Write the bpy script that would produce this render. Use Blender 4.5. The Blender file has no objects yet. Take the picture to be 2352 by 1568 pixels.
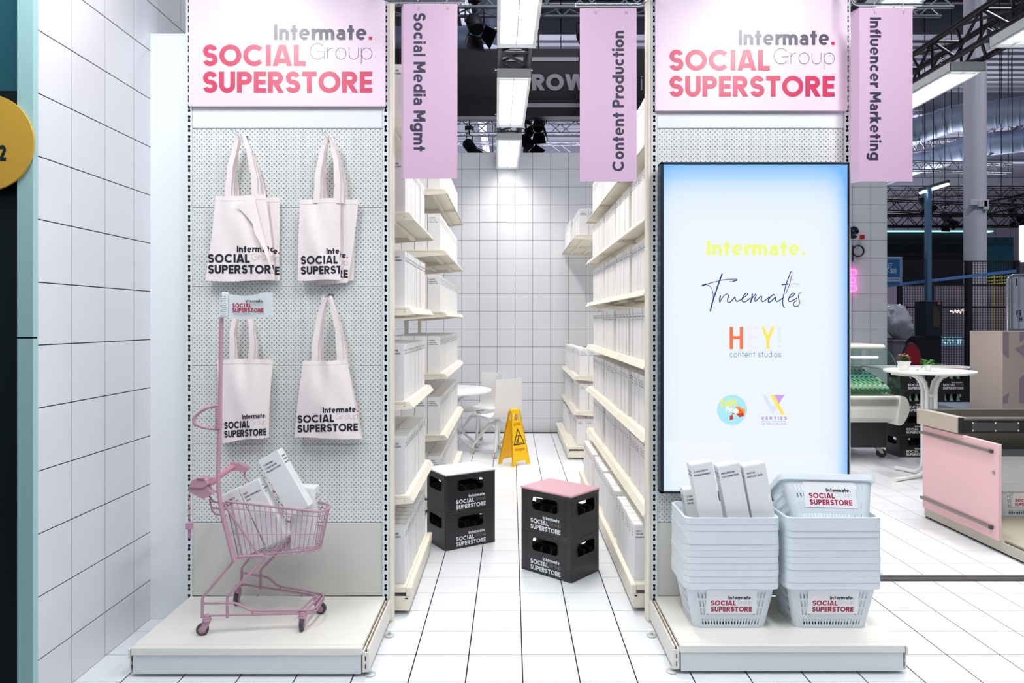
import bpy, math, random
from mathutils import Vector, Matrix
random.seed(7)
SC = bpy.context.scene
COL = SC.collection
PI = math.pi
F = 1612.0; HX = 1175.0; HY = 737.0; CH = 1.57      # focal length, vanishing point (2352x1568 frame), eye height

# ------------------------------------------------------------------ camera, world, lamps, exposure
cam_d = bpy.data.cameras.new('camera'); cam = bpy.data.objects.new('camera', cam_d); COL.objects.link(cam)
cam.location = (0, 0, CH); cam.rotation_euler = (PI/2, 0, 0)
cam_d.sensor_width = 36; cam_d.lens = 36*F/2352
cam_d.shift_x = (1176-HX)/2352; cam_d.shift_y = -(784-HY)/2352
cam_d.clip_end = 200
SC.camera = cam
SC.view_settings.view_transform = 'Standard'; SC.view_settings.look = 'None'
SC.view_settings.gamma = 1; SC.view_settings.use_curve_mapping = False
SC.view_settings.exposure = 0.12
EMIT = 1.5           # how bright the louvred diffusers look; their lamps sit behind the louvres
LAMP = 36.0; LAMP_SPREAD = 2.5
w = bpy.data.worlds.new('world'); SC.world = w; w.use_nodes = True
w.node_tree.nodes['Background'].inputs[0].default_value = (0.62, 0.72, 0.95, 1)
w.node_tree.nodes['Background'].inputs[1].default_value = 0.17

def area(name, loc, sx, sy, power, color=(1, 1, 1), rot=(0, 0, 0)):
    l = bpy.data.lights.new(name, 'AREA'); l.shape = 'RECTANGLE'; l.size = sx; l.size_y = sy
    l.energy = power; l.color = color
    o = bpy.data.objects.new(name, l); o.location = loc; o.rotation_euler = rot; COL.objects.link(o)
    return o
# the luminaire rows go on over the visitor's head, out of the frame
area('row_light_left', (-1.62, 2.1, 3.70), .28, 1.5, 38, (.93, .97, 1))
area('row_light_right', (1.62, 2.1, 3.70), .28, 1.5, 44, (.93, .97, 1))
area('row_light_middle', (-.02, 2.0, 3.70), .28, 1.5, 34, (.95, .98, 1))
area('row_light_behind', (0, -.6, 3.70), 3.2, .3, 40, (.90, .95, 1))
area('row_light_far_right', (3.88, 2.4, 3.70), .28, 1.5, 30, (.99, .98, 1))
# added unseen fills that brighten the hall: column from above, roof from below
for hx, hy in ((1, 8.5), (8, 8.5), (14.5, 11)):
    area('added_high_fill', (hx, hy, 9.9), 1.4, 1.4, 260, (.90, .90, 1))
for hx, hy in ((0, 25), (13, 27), (23, 34), (4, 38), (-8, 30)):
    area('added_low_fill', (hx, hy, 2.6), 6, 6, 1500, (.86, .86, 1), (PI, 0, 0))

# ------------------------------------------------------------------ helpers
def PX(px, Y): return (px-HX)/F*Y
def PZ(py, Y): return CH-(py-HY)/F*Y
def P3(px, py, Y): return Vector((PX(px, Y), Y, PZ(py, Y)))
def lin(c):
    return tuple(((v/255)/12.92 if v/255 <= .04045 else ((v/255+.055)/1.055)**2.4) for v in c)

MATS = {}
def mat(name, rgb, rough=.5, metal=0, noise=0, nscale=30, bump=0, spec=.5, emit=0, coat=0, crough=.1):
    if name in MATS: return MATS[name]
    m = bpy.data.materials.new(name); m.use_nodes = True; MATS[name] = m
    nt = m.node_tree; b = nt.nodes['Principled BSDF']
    c = lin(rgb)+(1,)
    b.inputs['Base Color'].default_value = c; b.inputs['Roughness'].default_value = rough
    b.inputs['Metallic'].default_value = metal; b.inputs['Specular IOR Level'].default_value = spec
    b.inputs['Coat Weight'].default_value = coat; b.inputs['Coat Roughness'].default_value = crough
    if emit:
        b.inputs['Emission Color'].default_value = c; b.inputs['Emission Strength'].default_value = emit
        b.inputs['Base Color'].default_value = (0.02, .02, .02, 1); return m
    tc = nt.nodes.new('ShaderNodeTexCoord'); n = nt.nodes.new('ShaderNodeTexNoise')
    n.inputs['Scale'].default_value = nscale; n.inputs['Detail'].default_value = 4
    nt.links.new(tc.outputs['Object'], n.inputs['Vector'])
    if noise:
        mx = nt.nodes.new('ShaderNodeMix'); mx.data_type = 'RGBA'
        mx.inputs[6].default_value = tuple(v*(1-noise) for v in c[:3])+(1,)
        mx.inputs[7].default_value = tuple(min(1, v*(1+noise*.5)) for v in c[:3])+(1,)
        nt.links.new(n.outputs['Fac'], mx.inputs[0]); nt.links.new(mx.outputs[2], b.inputs['Base Color'])
    if bump:
        bp = nt.nodes.new('ShaderNodeBump'); bp.inputs['Strength'].default_value = bump; bp.inputs['Distance'].default_value = .002
        nt.links.new(n.outputs['Fac'], bp.inputs['Height']); nt.links.new(bp.outputs['Normal'], b.inputs['Normal'])
    return m

def glass_mat(name, rgb, gloss=.08, rough=.02, see=.92):
    m = bpy.data.materials.new(name); m.use_nodes = True; nt = m.node_tree
    nt.nodes.clear(); o = nt.nodes.new('ShaderNodeOutputMaterial')
    t = nt.nodes.new('ShaderNodeBsdfTransparent'); t.inputs[0].default_value = lin(rgb)+(1,)
    g = nt.nodes.new('ShaderNodeBsdfGlossy'); g.inputs['Roughness'].default_value = rough
    fr = nt.nodes.new('ShaderNodeFresnel'); fr.inputs[0].default_value = 1.5
    mx = nt.nodes.new('ShaderNodeMixShader')
    nt.links.new(fr.outputs[0], mx.inputs[0]); nt.links.new(t.outputs[0], mx.inputs[1]); nt.links.new(g.outputs[0], mx.inputs[2])
    nt.links.new(mx.outputs[0], o.inputs[0]); return m

def peg_mat():
    m = bpy.data.materials.new('painted_hole_steel'); m.use_nodes = True; nt = m.node_tree; b = nt.nodes['Principled BSDF']
    b.inputs['Roughness'].default_value = .45
    N = nt.nodes.new; L = nt.links.new
    tc = N('ShaderNodeTexCoord'); sx = N('ShaderNodeSeparateXYZ'); L(tc.outputs['Object'], sx.inputs[0])
    def mth(op, a, bb=None):
        k = N('ShaderNodeMath'); k.operation = op
        for i, v in enumerate((a, bb)):
            if v is None: continue
            if isinstance(v, (int, float)): k.inputs[i].default_value = v
            else: L(v, k.inputs[i])
        return k.outputs[0]
    def dots(offx, offz):
        u = mth('SUBTRACT', mth('FRACT', mth('DIVIDE', mth('ADD', sx.outputs[0], offx), .0252)), .5)
        v = mth('SUBTRACT', mth('FRACT', mth('DIVIDE', mth('ADD', sx.outputs[2], offz), .0256)), .5)
        return mth('LESS_THAN', mth('ADD', mth('MULTIPLY', u, u), mth('MULTIPLY', v, v)), .0115)
    d = mth('MAXIMUM', dots(10, 10.0), dots(10+.0126, 10.0128))
    mx = N('ShaderNodeMix'); mx.data_type = 'RGBA'
    mx.inputs[6].default_value = lin((226, 228, 224))+(1,); mx.inputs[7].default_value = lin((22, 24, 28))+(1,)  # dark depth of the holes painted in as dots; the sheet stays whole
    L(d, mx.inputs[0]); L(mx.outputs[2], b.inputs['Base Color']); return m

PM = {}          # world matrix each object was given
def setp(o, label=None, cat=None, group=None, kind=None):
    if label: o['label'] = label
    if cat: o['category'] = cat
    if group: o['group'] = group
    if kind: o['kind'] = kind
    return o
def thing(name, label, cat, loc=(0, 0, 0), rotz=0, group=None):
    o = bpy.data.objects.new(name, None); COL.objects.link(o); o.empty_display_size = .05
    o.location = loc; o.rotation_euler = (0, 0, rotz)
    PM[o] = Matrix.Translation(Vector(loc)) @ Matrix.Rotation(rotz, 4, 'Z')
    return setp(o, label, cat, group)

class MB:
    def __init__(s): s.v = []; s.f = []; s.m = []
    def face(s, pts, m=0):
        k = len(s.v); s.v += [tuple(p) for p in pts]; s.f.append(tuple(range(k, k+len(pts)))); s.m.append(m)
    def add(s, vs, fs, m=0, M=None):
        k = len(s.v)
        s.v += [tuple(M @ Vector(p)) for p in vs] if M else [tuple(p) for p in vs]
        for f in fs: s.f.append(tuple(i+k for i in f)); s.m.append(m)
    def box(s, a, b, m=0, M=None, c=0):
        x0, y0, z0 = (min(a[i], b[i]) for i in range(3)); x1, y1, z1 = (max(a[i], b[i]) for i in range(3))
        if not c:
            vs = [(x0,y0,z0),(x1,y0,z0),(x1,y1,z0),(x0,y1,z0),(x0,y0,z1),(x1,y0,z1),(x1,y1,z1),(x0,y1,z1)]
            s.add(vs, [(0,3,2,1),(4,5,6,7),(0,1,5,4),(1,2,6,5),(2,3,7,6),(3,0,4,7)], m, M); return
        c = min(c, (x1-x0)/2.01, (y1-y0)/2.01, (z1-z0)/2.01)
        vs = []; idx = {}
        for i, X in enumerate((x0, x1)):
            for j, Y in enumerate((y0, y1)):
                for k, Z in enumerate((z0, z1)):
                    dx = c if i == 0 else -c; dy = c if j == 0 else -c; dz = c if k == 0 else -c
                    for ax, p in enumerate(((X, Y+dy, Z+dz), (X+dx, Y, Z+dz), (X+dx, Y+dy, Z))):
                        idx[i, j, k, ax] = len(vs); vs.append(p)
        fs = []
        g = lambda i, j, k, a: idx[i, j, k, a]
        for i in (0, 1):
            q = [g(i,0,0,0), g(i,1,0,0), g(i,1,1,0), g(i,0,1,0)]; fs.append(tuple(q if i else q[::-1]))
            q = [g(0,i,0,1), g(1,i,0,1), g(1,i,1,1), g(0,i,1,1)]; fs.append(tuple(q[::-1] if i else q))
            q = [g(0,0,i,2), g(1,0,i,2), g(1,1,i,2), g(0,1,i,2)]; fs.append(tuple(q if i else q[::-1]))
        for i in (0, 1):
            for j in (0, 1):
                q = [g(i,j,0,0), g(i,j,0,1), g(i,j,1,1), g(i,j,1,0)]; fs.append(tuple(q if (i == j) else q[::-1]))
                q = [g(i,0,j,0), g(i,0,j,2), g(i,1,j,2), g(i,1,j,0)]; fs.append(tuple(q[::-1] if (i == j) else q))
                q = [g(0,i,j,1), g(0,i,j,2), g(1,i,j,2), g(1,i,j,1)]; fs.append(tuple(q if (i == j) else q[::-1]))
                for k in (0, 1):
                    q = (g(i,j,k,0), g(i,j,k,1), g(i,j,k,2)); fs.append(q if (i+j+k) % 2 else q[::-1])
        s.add(vs, fs, m, M)
    def tube(s, path, r, n=8, m=0, closed=False, caps=True, M=None, flat=1.0):
        P = [Vector(p) for p in path]; N = len(P); k0 = len(s.v)
        R = r if isinstance(r, (list, tuple)) else [r]*N
        up = None
        for i in range(N):
            if closed: d = (P[(i+1) % N]-P[i-1]).normalized()
            else: d = (P[min(i+1, N-1)]-P[max(i-1, 0)]).normalized()
            if up is None:
                up = Vector((0, 0, 1)) if abs(d.z) < .9 else Vector((1, 0, 0))
            a = d.cross(up)
            if a.length < 1e-6: up = Vector((0, 1, 0)); a = d.cross(up)
            a.normalize(); b = a.cross(d).normalized(); up = b
            for j in range(n):
                t = 2*PI*j/n; q = P[i]+a*(R[i]*math.cos(t))+b*(R[i]*flat*math.sin(t))
                s.v.append(tuple(M @ q) if M else tuple(q))
        for i in range(N if closed else N-1):
            for j in range(n):
                A = k0+i*n; B = k0+((i+1) % N)*n
                s.f.append((A+j, A+(j+1) % n, B+(j+1) % n, B+j)); s.m.append(m)
        if caps and not closed:
            s.f.append(tuple(k0+j for j in range(n))[::-1]); s.m.append(m)
            s.f.append(tuple(k0+(N-1)*n+j for j in range(n))); s.m.append(m)
    def lathe(s, prof, n=16, m=0, M=None):
        k = len(s.v)
        for r, z in prof:
            for j in range(n):
                t = 2*PI*j/n; q = Vector((r*math.cos(t), r*math.sin(t), z)); s.v.append(tuple(M @ q) if M else tuple(q))
        for i in range(len(prof)-1):
            for j in range(n):
                A = k+i*n; B = A+n; s.f.append((A+j, A+(j+1) % n, B+(j+1) % n, B+j)); s.m.append(m)
        if prof[0][0] > 1e-5: s.f.append(tuple(k+j for j in range(n))[::-1]); s.m.append(m)
        if prof[-1][0] > 1e-5: s.f.append(tuple(k+(len(prof)-1)*n+j for j in range(n))); s.m.append(m)
    def prism(s, poly, fn, d0, d1, m=0):
        """polygon (u,v) swept between depths d0 and d1; fn(u,v,d) gives the point"""
        n = len(poly); k = len(s.v)
        s.v += [tuple(fn(u, v, d0)) for u, v in poly]+[tuple(fn(u, v, d1)) for u, v in poly]
        s.f.append(tuple(k+i for i in range(n))); s.m.append(m)
        s.f.append(tuple(k+n+i for i in range(n))[::-1]); s.m.append(m)
        for i in range(n):
            j = (i+1) % n; s.f.append((k+i, k+n+i, k+n+j, k+j)); s.m.append(m)
    def grid(s, fn, nu, nv, m=0, hole=None, both=None):
        k = len(s.v)
        for i in range(nu+1):
            for j in range(nv+1): s.v.append(tuple(fn(i/nu, j/nv)))
        for i in range(nu):
            for j in range(nv):
                if hole and hole(i, j): continue
                a = k+i*(nv+1)+j; s.f.append((a, a+nv+1, a+nv+2, a+1)); s.m.append(m)
    def polys(s, quads, fn, m=0):
        """flat print; every stroke lies a hair above the one before, so crossing strokes never coincide"""
        lay = 0; last = None; e = 1e-3
        for q in quads:
            if last is not None and (abs(last[3 % len(last)][0]-q[0][0])+abs(last[3 % len(last)][1]-q[0][1]) > 1e-7): lay = (lay+1) % 14
            last = q
            pts = [Vector(fn(u, v)) for u, v in q]
            o = Vector(fn(*q[0])); n = (Vector(fn(q[0][0]+e, q[0][1]))-o).cross(Vector(fn(q[0][0], q[0][1]+e))-o)
            n = n.normalized()*(lay*3.5e-5) if n.length > 0 else n
            s.face([p+n for p in pts], m)
    def build(s, name, mats, parent=None, smooth=0, world=True, loc=None, **kw):
        me = bpy.data.meshes.new(name); base = Matrix.Identity(4)
        vs = s.v
        if parent is not None and world:
            inv = PM[parent].inverted()
            if inv != Matrix.Identity(4): vs = [tuple(inv @ Vector(p)) for p in vs]
        elif loc is not None:
            vs = [(p[0]-loc[0], p[1]-loc[1], p[2]-loc[2]) for p in vs]
        me.from_pydata(vs, [], s.f)
        if not isinstance(mats, (list, tuple)): mats = [mats]
        for mm in mats: me.materials.append(mm)
        me.polygons.foreach_set('material_index', s.m)
        if smooth:
            me.polygons.foreach_set('use_smooth', [True]*len(me.polygons))
            me.set_sharp_from_angle(angle=math.radians(smooth))
        me.update()
        o = bpy.data.objects.new(name, me); COL.objects.link(o)
        if parent is not None: o.parent = parent; PM[o] = PM[parent]
        else:
            if loc is not None: o.location = loc
            PM[o] = Matrix.Translation(Vector(loc)) if loc is not None else base
        return setp(o, kw.get('label'), kw.get('cat'), kw.get('group'), kw.get('kind'))

KIDS = {}
def kids(o): return list(o.children)
def clone(root, loc=None, rotz=None, label=None, group=None, rot=None):
    def rec(o, par):
        c = o.copy(); COL.objects.link(c)
        if par is not None: c.parent = par
        for ch in kids(o): rec(ch, c)
        return c
    r = rec(root, None)
    if loc is not None: r.location = loc
    if rotz is not None: r.rotation_euler = (0, 0, rotz)
    if rot is not None: r.rotation_euler = rot
    if label: r['label'] = label
    if group: r['group'] = group
    PM[r] = Matrix.Translation(Vector(r.location)) @ r.rotation_euler.to_matrix().to_4x4()
    return r
ORD = ['zeroth','first','second','third','fourth','fifth','sixth','seventh','eighth','ninth','tenth','eleventh','twelfth','thirteenth',
       'fourteenth','fifteenth','sixteenth','seventeenth','eighteenth','nineteenth','twentieth','twenty-first','twenty-second','twenty-third',
       'twenty-fourth','twenty-fifth','twenty-sixth','twenty-seventh','twenty-eighth','twenty-ninth','thirtieth','thirty-first','thirty-second','thirty-third','thirty-fourth','thirty-fifth']

# ------------------------------------------------------------------ lettering: a geometric stroke alphabet
ARC = [10]
def arc(cx, cy, rx, ry, a0, a1):
    n = max(3, int(abs(a1-a0)/360*ARC[0]*2.4)); 
    return [(cx+rx*math.cos(math.radians(a0+(a1-a0)*i/n)), cy+ry*math.sin(math.radians(a0+(a1-a0)*i/n))) for i in range(n+1)]
def glyph(ch, t):
    h = t/2; X = .72; L = []
    l = lambda *p: L.append(('l', list(p)))
    c = lambda p: L.append(('c', p))
    d = lambda x0, y0, x1, y1, k=1.0: L.append(('d', x0, y0, x1, y1, k))
    def full(cx, cy, rx, ry): c(arc(cx, cy, rx, ry, 0, 360)[:-1])
    if ch == ' ': return .26, L
    if ch == 'O': w = 1.02; full(w/2, .5, w/2-h, .51-h)
    elif ch == 'C': w = .96; L.append(('l', arc(.51, .5, .51-h, .51-h, 42, 318)))
    elif ch == 'G': w = .98; L.append(('l', arc(.51, .5, .51-h, .51-h, 42, 322))); l((.52, .47), (w-h, .47), (w-h, .02))
    elif ch == 'S':
        w = .68; r = (1.02-t)/4; rx = w/2-h
        L.append(('l', arc(w/2, 1.01-h-r, rx*.95, r, 15, 262)+arc(w/2, -.01+h+r, rx, r, 82, -165)))
    elif ch == 'U': w = .74; r = w/2-h; L.append(('l', [(h, 1)]+arc(w/2, r+h-.01, r, r, 180, 360)+[(w-h, 1)]))
    elif ch in 'PR':
        w = .70; r = (.62-t)/2; m = 1-h-2*r
        l((h, 0), (h, 1)); L.append(('l', [(h, 1-h)]+arc(w-h-r, 1-h-r, r, r, 90, -90)+[(h, m)]))
        if ch == 'R': d(.32, m, w-h*.75, 0); w += .04
    elif ch == 'B':
        w = .70; r1 = (.54-t)/2; r2 = (.46+t-t)/2
        l((h, 0), (h, 1)); L.append(('l', [(h, 1-h)]+arc(w-h-r1-.05, 1-h-r1, r1, r1, 90, -90)+[(h, 1-h-2*r1)]))
        r2 = (1-h-2*r1-h)/2; L.append(('l', [(h, h)]+arc(w-h-r2, h+r2, r2, r2, -90, 90)+[(h, h+2*r2)]))
    elif ch == 'D': w = .84; r = .5-h; l((h, 0), (h, 1)); L.append(('l', [(h, 1-h)]+arc(w-h-r, .5, r, r, 90, -90)+[(h, h)]))
    elif ch == 'E': w = .58; l((h, 0), (h, 1)); l((h, h), (w, h)); l((h, .5), (w-.03, .5)); l((h, 1-h), (w, 1-h))
    elif ch == 'F': w = .55; l((h, 0), (h, 1)); l((h, .48), (w-.04, .48)); l((h, 1-h), (w, 1-h))
    elif ch == 'L': w = .55; l((h, 0), (h, 1)); l((h, h), (w, h))
    elif ch == 'T': w = .68; l((w/2, 0), (w/2, 1)); l((0, 1-h), (w, 1-h))
    elif ch == 'I': w = t; l((h, 0), (h, 1))
    elif ch == 'H': w = .76; l((h, 0), (h, 1)); l((w-h, 0), (w-h, 1)); l((h, .5), (w-h, .5))
    elif ch == 'A': w = .90; q = h*1.08; d(q, 0, w/2-q*.35, 1); d(w-q, 0, w/2+q*.35, 1); l((w*.22, .24), (w*.78, .24))
    elif ch == 'V': w = .86; q = h*1.08; d(q, 1, w/2-q*.3, 0); d(w-q, 1, w/2+q*.3, 0)
    elif ch == 'W':
        w = 1.26; q = h*1.05; a = w*.29
        d(q, 1, a, 0); d(w/2-q*.2, 1, a, 0); d(w/2+q*.2, 1, w-a, 0); d(w-q, 1, w-a, 0)
    elif ch == 'M': w = .92; l((h, 0), (h, 1)); l((w-h, 0), (w-h, 1)); d(h, 1, w/2, .28); d(w-h, 1, w/2, .28)
    elif ch == 'N': w = .78; l((h, 0), (h, 1)); l((w-h, 0), (w-h, 1)); d(h*1.1, 1, w-h*1.1, 0)
    elif ch == 'K': w = .70; l((h, 0), (h, 1)); d(h*1.2, .40, w-h*1.3, 1); d(w*.36, .60, w-h, 0)
    elif ch == 'X': w = .74; d(h, 0, w-h, 1); d(h, 1, w-h, 0)
    elif ch == 'Y': w = .78; d(h, 1, w/2, .44); d(w-h, 1, w/2, .44); l((w/2, 0), (w/2, .5))
    elif ch == 'Z': w = .62; l((0, 1-h), (w, 1-h)); l((0, h), (w, h)); d(h*1.2, h, w-h*1.2, 1-h)
    elif ch == '2': w = .6; L.append(('l', arc(.3, .70, .3-h, .3-h, 165, -30)+[(h*1.4, h)])); l((h, h), (w, h))
    elif ch == '+': w = .5; l((.25, .18), (.25, .62)); l((.03, .4), (.47, .4))
    elif ch == '-': w = .38; l((.0, .42), (.38, .42))
    elif ch == '.': w = t*1.02; l((h, 0), (h, t))
    elif ch == '!': w = t; l((h, .27), (h, 1)); l((h, 0), (h, t))
    elif ch == 'o': w = .72; full(w/2, X/2, w/2-h, X/2+.01-h)
    elif ch == 'c': w = .66; L.append(('l', arc(.36, X/2, .36-h, X/2+.01-h, 45, 315)))
    elif ch == 'e': w = .72; kb = .62 if t > .15 else 1; r = w/2-h; L.append(('l', [(h, X/2), (w-h*.6, X/2)], kb)); L.append(('l', arc(w/2, X/2, r, X/2+.01-h*.84, 0, 312), .84 if t > .15 else 1))
    elif ch == 'a':
        kb = .76 if t > .15 else 1; w = .62; r = w/2-h; b = .245
        L.append(('l', [(w-h, 0)]+arc(w/2, X-h-r*.95, r, r*.95, 0, 150), .9 if t > .15 else 1)); L.append(('c', arc(w/2-.01, b-.012, r, b-h*kb, 0, 360)[:-1], kb))
    elif ch in 'dpqg':
        w = .74; r = w/2-h; full(w/2, X/2, r, X/2+.01-h)
        if ch == 'd': l((w-h, 0), (w-h, 1.0))
        elif ch == 'p': l((h, -.3), (h, X))
        else: L.append(('l', [(w-h, X)]+arc(w/2, -.02, r, .28-h, 0, -150)))
    elif ch == 'b': w = .74; r = w/2-h; full(w/2, X/2, r, X/2+.01-h); l((h, 0), (h, 1))
    elif ch in 'nh':
        w = .64; r = w/2-h; l((h, 0), (h, X if ch == 'n' else 1)); L.append(('l', arc(w/2, X-h-r, r, r, 180, 0)+[(w-h, 0)]))
    elif ch == 'm':
        w = 1.0; r = (w/2-h)/2; l((h, 0), (h, X)); R = r*1.1
        L.append(('l', arc(h+r, X-h-R, r, R, 180, 0)+[(w/2, 0)])); L.append(('l', arc(w/2+r, X-h-R, r, R, 180, 0)+[(w-h, 0)]))
    elif ch == 'r': w = .38; r = .32; l((h, 0), (h, X)); L.append(('l', arc(h+r, X-h-r, r, r, 180, 84)))
    elif ch == 't': w = .44; l((w/2, 0), (w/2, .95)); l((0, X-h), (w, X-h))
    elif ch == 'f': w = .42; r = .2; L.append(('l', [(.17, 0)]+arc(.17+r, 1-h-r, r, r, 180, 80))); l((0, X-h), (w, X-h))
    elif ch == 'u': w = .64; r = w/2-h; L.append(('l', [(h, X)]+arc(w/2, r+h-.01, r, r, 180, 360)+[(w-h, X)]))
    elif ch == 'i': w = t; l((h, 0), (h, X)); l((h, X+.1), (h, X+.1+max(t, .06)))
    elif ch == 'l': w = t; l((h, 0), (h, 1))
    elif ch == 'k': w = .58; l((h, 0), (h, 1)); d(h*1.2, .26, w-h*1.3, X); d(w*.36, .42, w-h, 0)
    elif ch == 's':
        w = .54; r = (X+.02-t)/4; rx = w/2-h
        L.append(('l', arc(w/2, X+.01-h-r, rx*.95, r, 15, 262)+arc(w/2, -.01+h+r, rx, r, 82, -165)))
    elif ch in 'yv': w = .62; q = h*1.1; d(q, X, w/2, 0); d(w-q, X, w/2 if ch == 'v' else w*.28, 0 if ch == 'v' else -.3)
    else: w = .3
    return w, L
def stroke_quads(p, t, closed):
    n = len(p); h = t/2; A = []; B = []
    for i in range(n):
        if closed: a, b, c2 = p[i-1], p[i], p[(i+1) % n]
        else: a, b, c2 = p[max(i-1, 0)], p[i], p[min(i+1, n-1)]
        d1 = Vector((b[0]-a[0], b[1]-a[1])); d2 = Vector((c2[0]-b[0], c2[1]-b[1]))
        if d1.length < 1e-9: d1 = d2
        if d2.length < 1e-9: d2 = d1
        n1 = Vector((-d1.y, d1.x)).normalized(); n2 = Vector((-d2.y, d2.x)).normalized()
        nn = n1+n2
        nn = nn.normalized() if nn.length > 1e-6 else n1
        k = h/max(.45, nn.dot(n1))
        A.append((b[0]+nn.x*k, b[1]+nn.y*k)); B.append((b[0]-nn.x*k, b[1]-nn.y*k))
    return [(A[i], B[i], B[(i+1) % n], A[(i+1) % n]) for i in range(n if closed else n-1)]
def text(s, cap, tf=.2, width=None, gap=.1, x=0, y=0, align='l', italic=0):
    Q = []; cx = 0
    for ch in s:
        w, L = glyph(ch, tf)
        for e in L:
            if e[0] == 'd':
                _, x0, y0, x1, y1, k = e
                ln = math.hypot(x1-x0, y1-y0); hx = tf/2*ln/max(1e-3, abs(y1-y0))
                qs = [((x0-hx, y0), (x0+hx, y0), (x1+hx, y1), (x1-hx, y1))]
            else: qs = stroke_quads(e[1], tf*(e[2] if len(e) > 2 else 1), e[0] == 'c')
            Q += [tuple((cx+u, v) for u, v in q) for q in qs]
        cx += w+gap
    W = cx-gap
    sx = width/W if width else cap
    tot = W*sx; ox = x-(tot if align == 'r' else tot/2 if align == 'm' else 0)
    return [tuple((ox+u*sx+italic*v*cap, y+v*cap) for u, v in q) for q in Q], tot
def logo(W):
    """lock-up, lower left corner at 0,0: returns (quads, slot) with slots 0 bold words, 1 dark name, 2 thin word, 3 point"""
    out = []
    q, _ = text('SUPERSTORE', .125*W, .225, W, .085); out.append((q, 0))
    q, _ = text('SOCIAL', .125*W, .225, .607*W, .085, 0, .158*W); out.append((q, 0))
    q, _ = text('Intermate', .091*W, .225, .548*W, .1, .42*W, .312*W); out.append((q, 1))
    q, _ = text('.', .091*W, .225, .0205*W, .1, .9795*W, .312*W); out.append((q, 3))
    q, _ = text('Group', .094*W, .032, .368*W, .17, .632*W, .197*W); out.append((q, 2))
    return out
def put(mb, parts, fn, base=0):
    for q, k in parts: mb.polys(q, fn, base+k)
def plane(o, u, v):
    o, u, v = Vector(o), Vector(u), Vector(v)
    return lambda a, b: o+u*a+v*b

# ------------------------------------------------------------------ materials
M_TILE = mat('white_tile', (233, 235, 239), .28, noise=.02, nscale=3, spec=.45)
M_WTILE = mat('wall_tile', (231, 232, 236), .35, noise=.02, nscale=3, spec=.4)
M_GROUT = mat('black_grout', (24, 25, 30), .8)
M_WHITE = mat('white_lacquer', (238, 240, 243), .5, noise=.02, nscale=4)
M_STEEL_W = mat('cool_white_steel', (226, 230, 231), .4, noise=.03, nscale=8)
M_CREAM = mat('cream_steel', (240, 233, 216), .42, noise=.03, nscale=8)
M_DECK = mat('deck_steel', (236, 232, 224), .42, noise=.04, nscale=6)
M_KICK = mat('kick_panel', (214, 213, 205), .45, noise=.07, nscale=5)
M_BLACK = mat('dark_void', (16, 17, 20), .8)
M_PEG = peg_mat()
M_PAPER = mat('white_carton', (242, 241, 241), .55, noise=.015, nscale=15)
M_INK = mat('black_ink', (27, 30, 42), .55)
M_MINT = mat('mint_profile', (168, 208, 208), .45, noise=.03)
M_CHROME = mat('chrome', (215, 217, 220), .18, metal=1)
M_STEEL = mat('brushed_steel', (190, 186, 178), .35, metal=.85, noise=.06, nscale=40)
M_RUST = mat('torn_tape_brown', (166, 138, 112), .8, noise=.3, nscale=60)
M_RUBBER = mat('grey_rubber', (70, 68, 72), .6)
M_CLEAR = mat('clear_plastic_grey', (196, 198, 196), .3)

# ------------------------------------------------------------------ floor
T = .25; GX0 = .049; GY0 = 4.056; GAP = .0055
def floor_plane(name, x0, x1, y0, y1, z, m):
    b = MB(); b.face([(x0, y0, z), (x1, y0, z), (x1, y1, z), (x0, y1, z)]); return b.build(name, m, kind='structure')
FL = floor_plane('floor', -2.0, 6.2, 1.3, 9.905, -.004, M_GROUT)
tb = MB(); tb.box((-T/2+GAP/2, -T/2+GAP/2, -.004), (T/2-GAP/2, T/2-GAP/2, 0), c=.0012)
cells = []
for i in range(-9, 25):
    for j in range(-11, 24):
        x = GX0+(i+.5)*T; y = GY0+(j+.5)*T
        if x < -1.9+T/2-.12 or x > 6.1 or y < 1.5 or y > 9.85: continue
        px = HX+F*x/y; py = HY+F*CH/y
        vis = -60 < px < 2420 and py < 1640
        cells.append((0 if vis else 1, y+.05*abs(x), x, y))
cells.sort()
proto = None
rest = MB()
for k, (inv, _, x, y) in enumerate(cells):
    if k < 300 and not inv:
        if proto is None: proto = tb.build('tile', M_TILE, FL); o = proto
        else: o = proto.copy(); COL.objects.link(o)
        o.location = (x, y, 0)
    else:
        rest.add([(p[0]+x, p[1]+y, p[2]) for p in tb.v], tb.f)
rest.build('tile', M_TILE, FL, kind='stuff')
floor_plane('floor', -60, 60, -8, 70, -.03, mat('hall_concrete', (92, 96, 104), .4, noise=.15, nscale=.7))
b = MB(); b.box((1.95, 4.235, 0), (5.6, 4.30, .016), c=.003)
b.box((1.95, 4.26, .016), (5.6, 4.275, .019))
b.build('trim_1', mat('dark_threshold', (84, 82, 82), .5, noise=.1), kind='structure')

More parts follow.
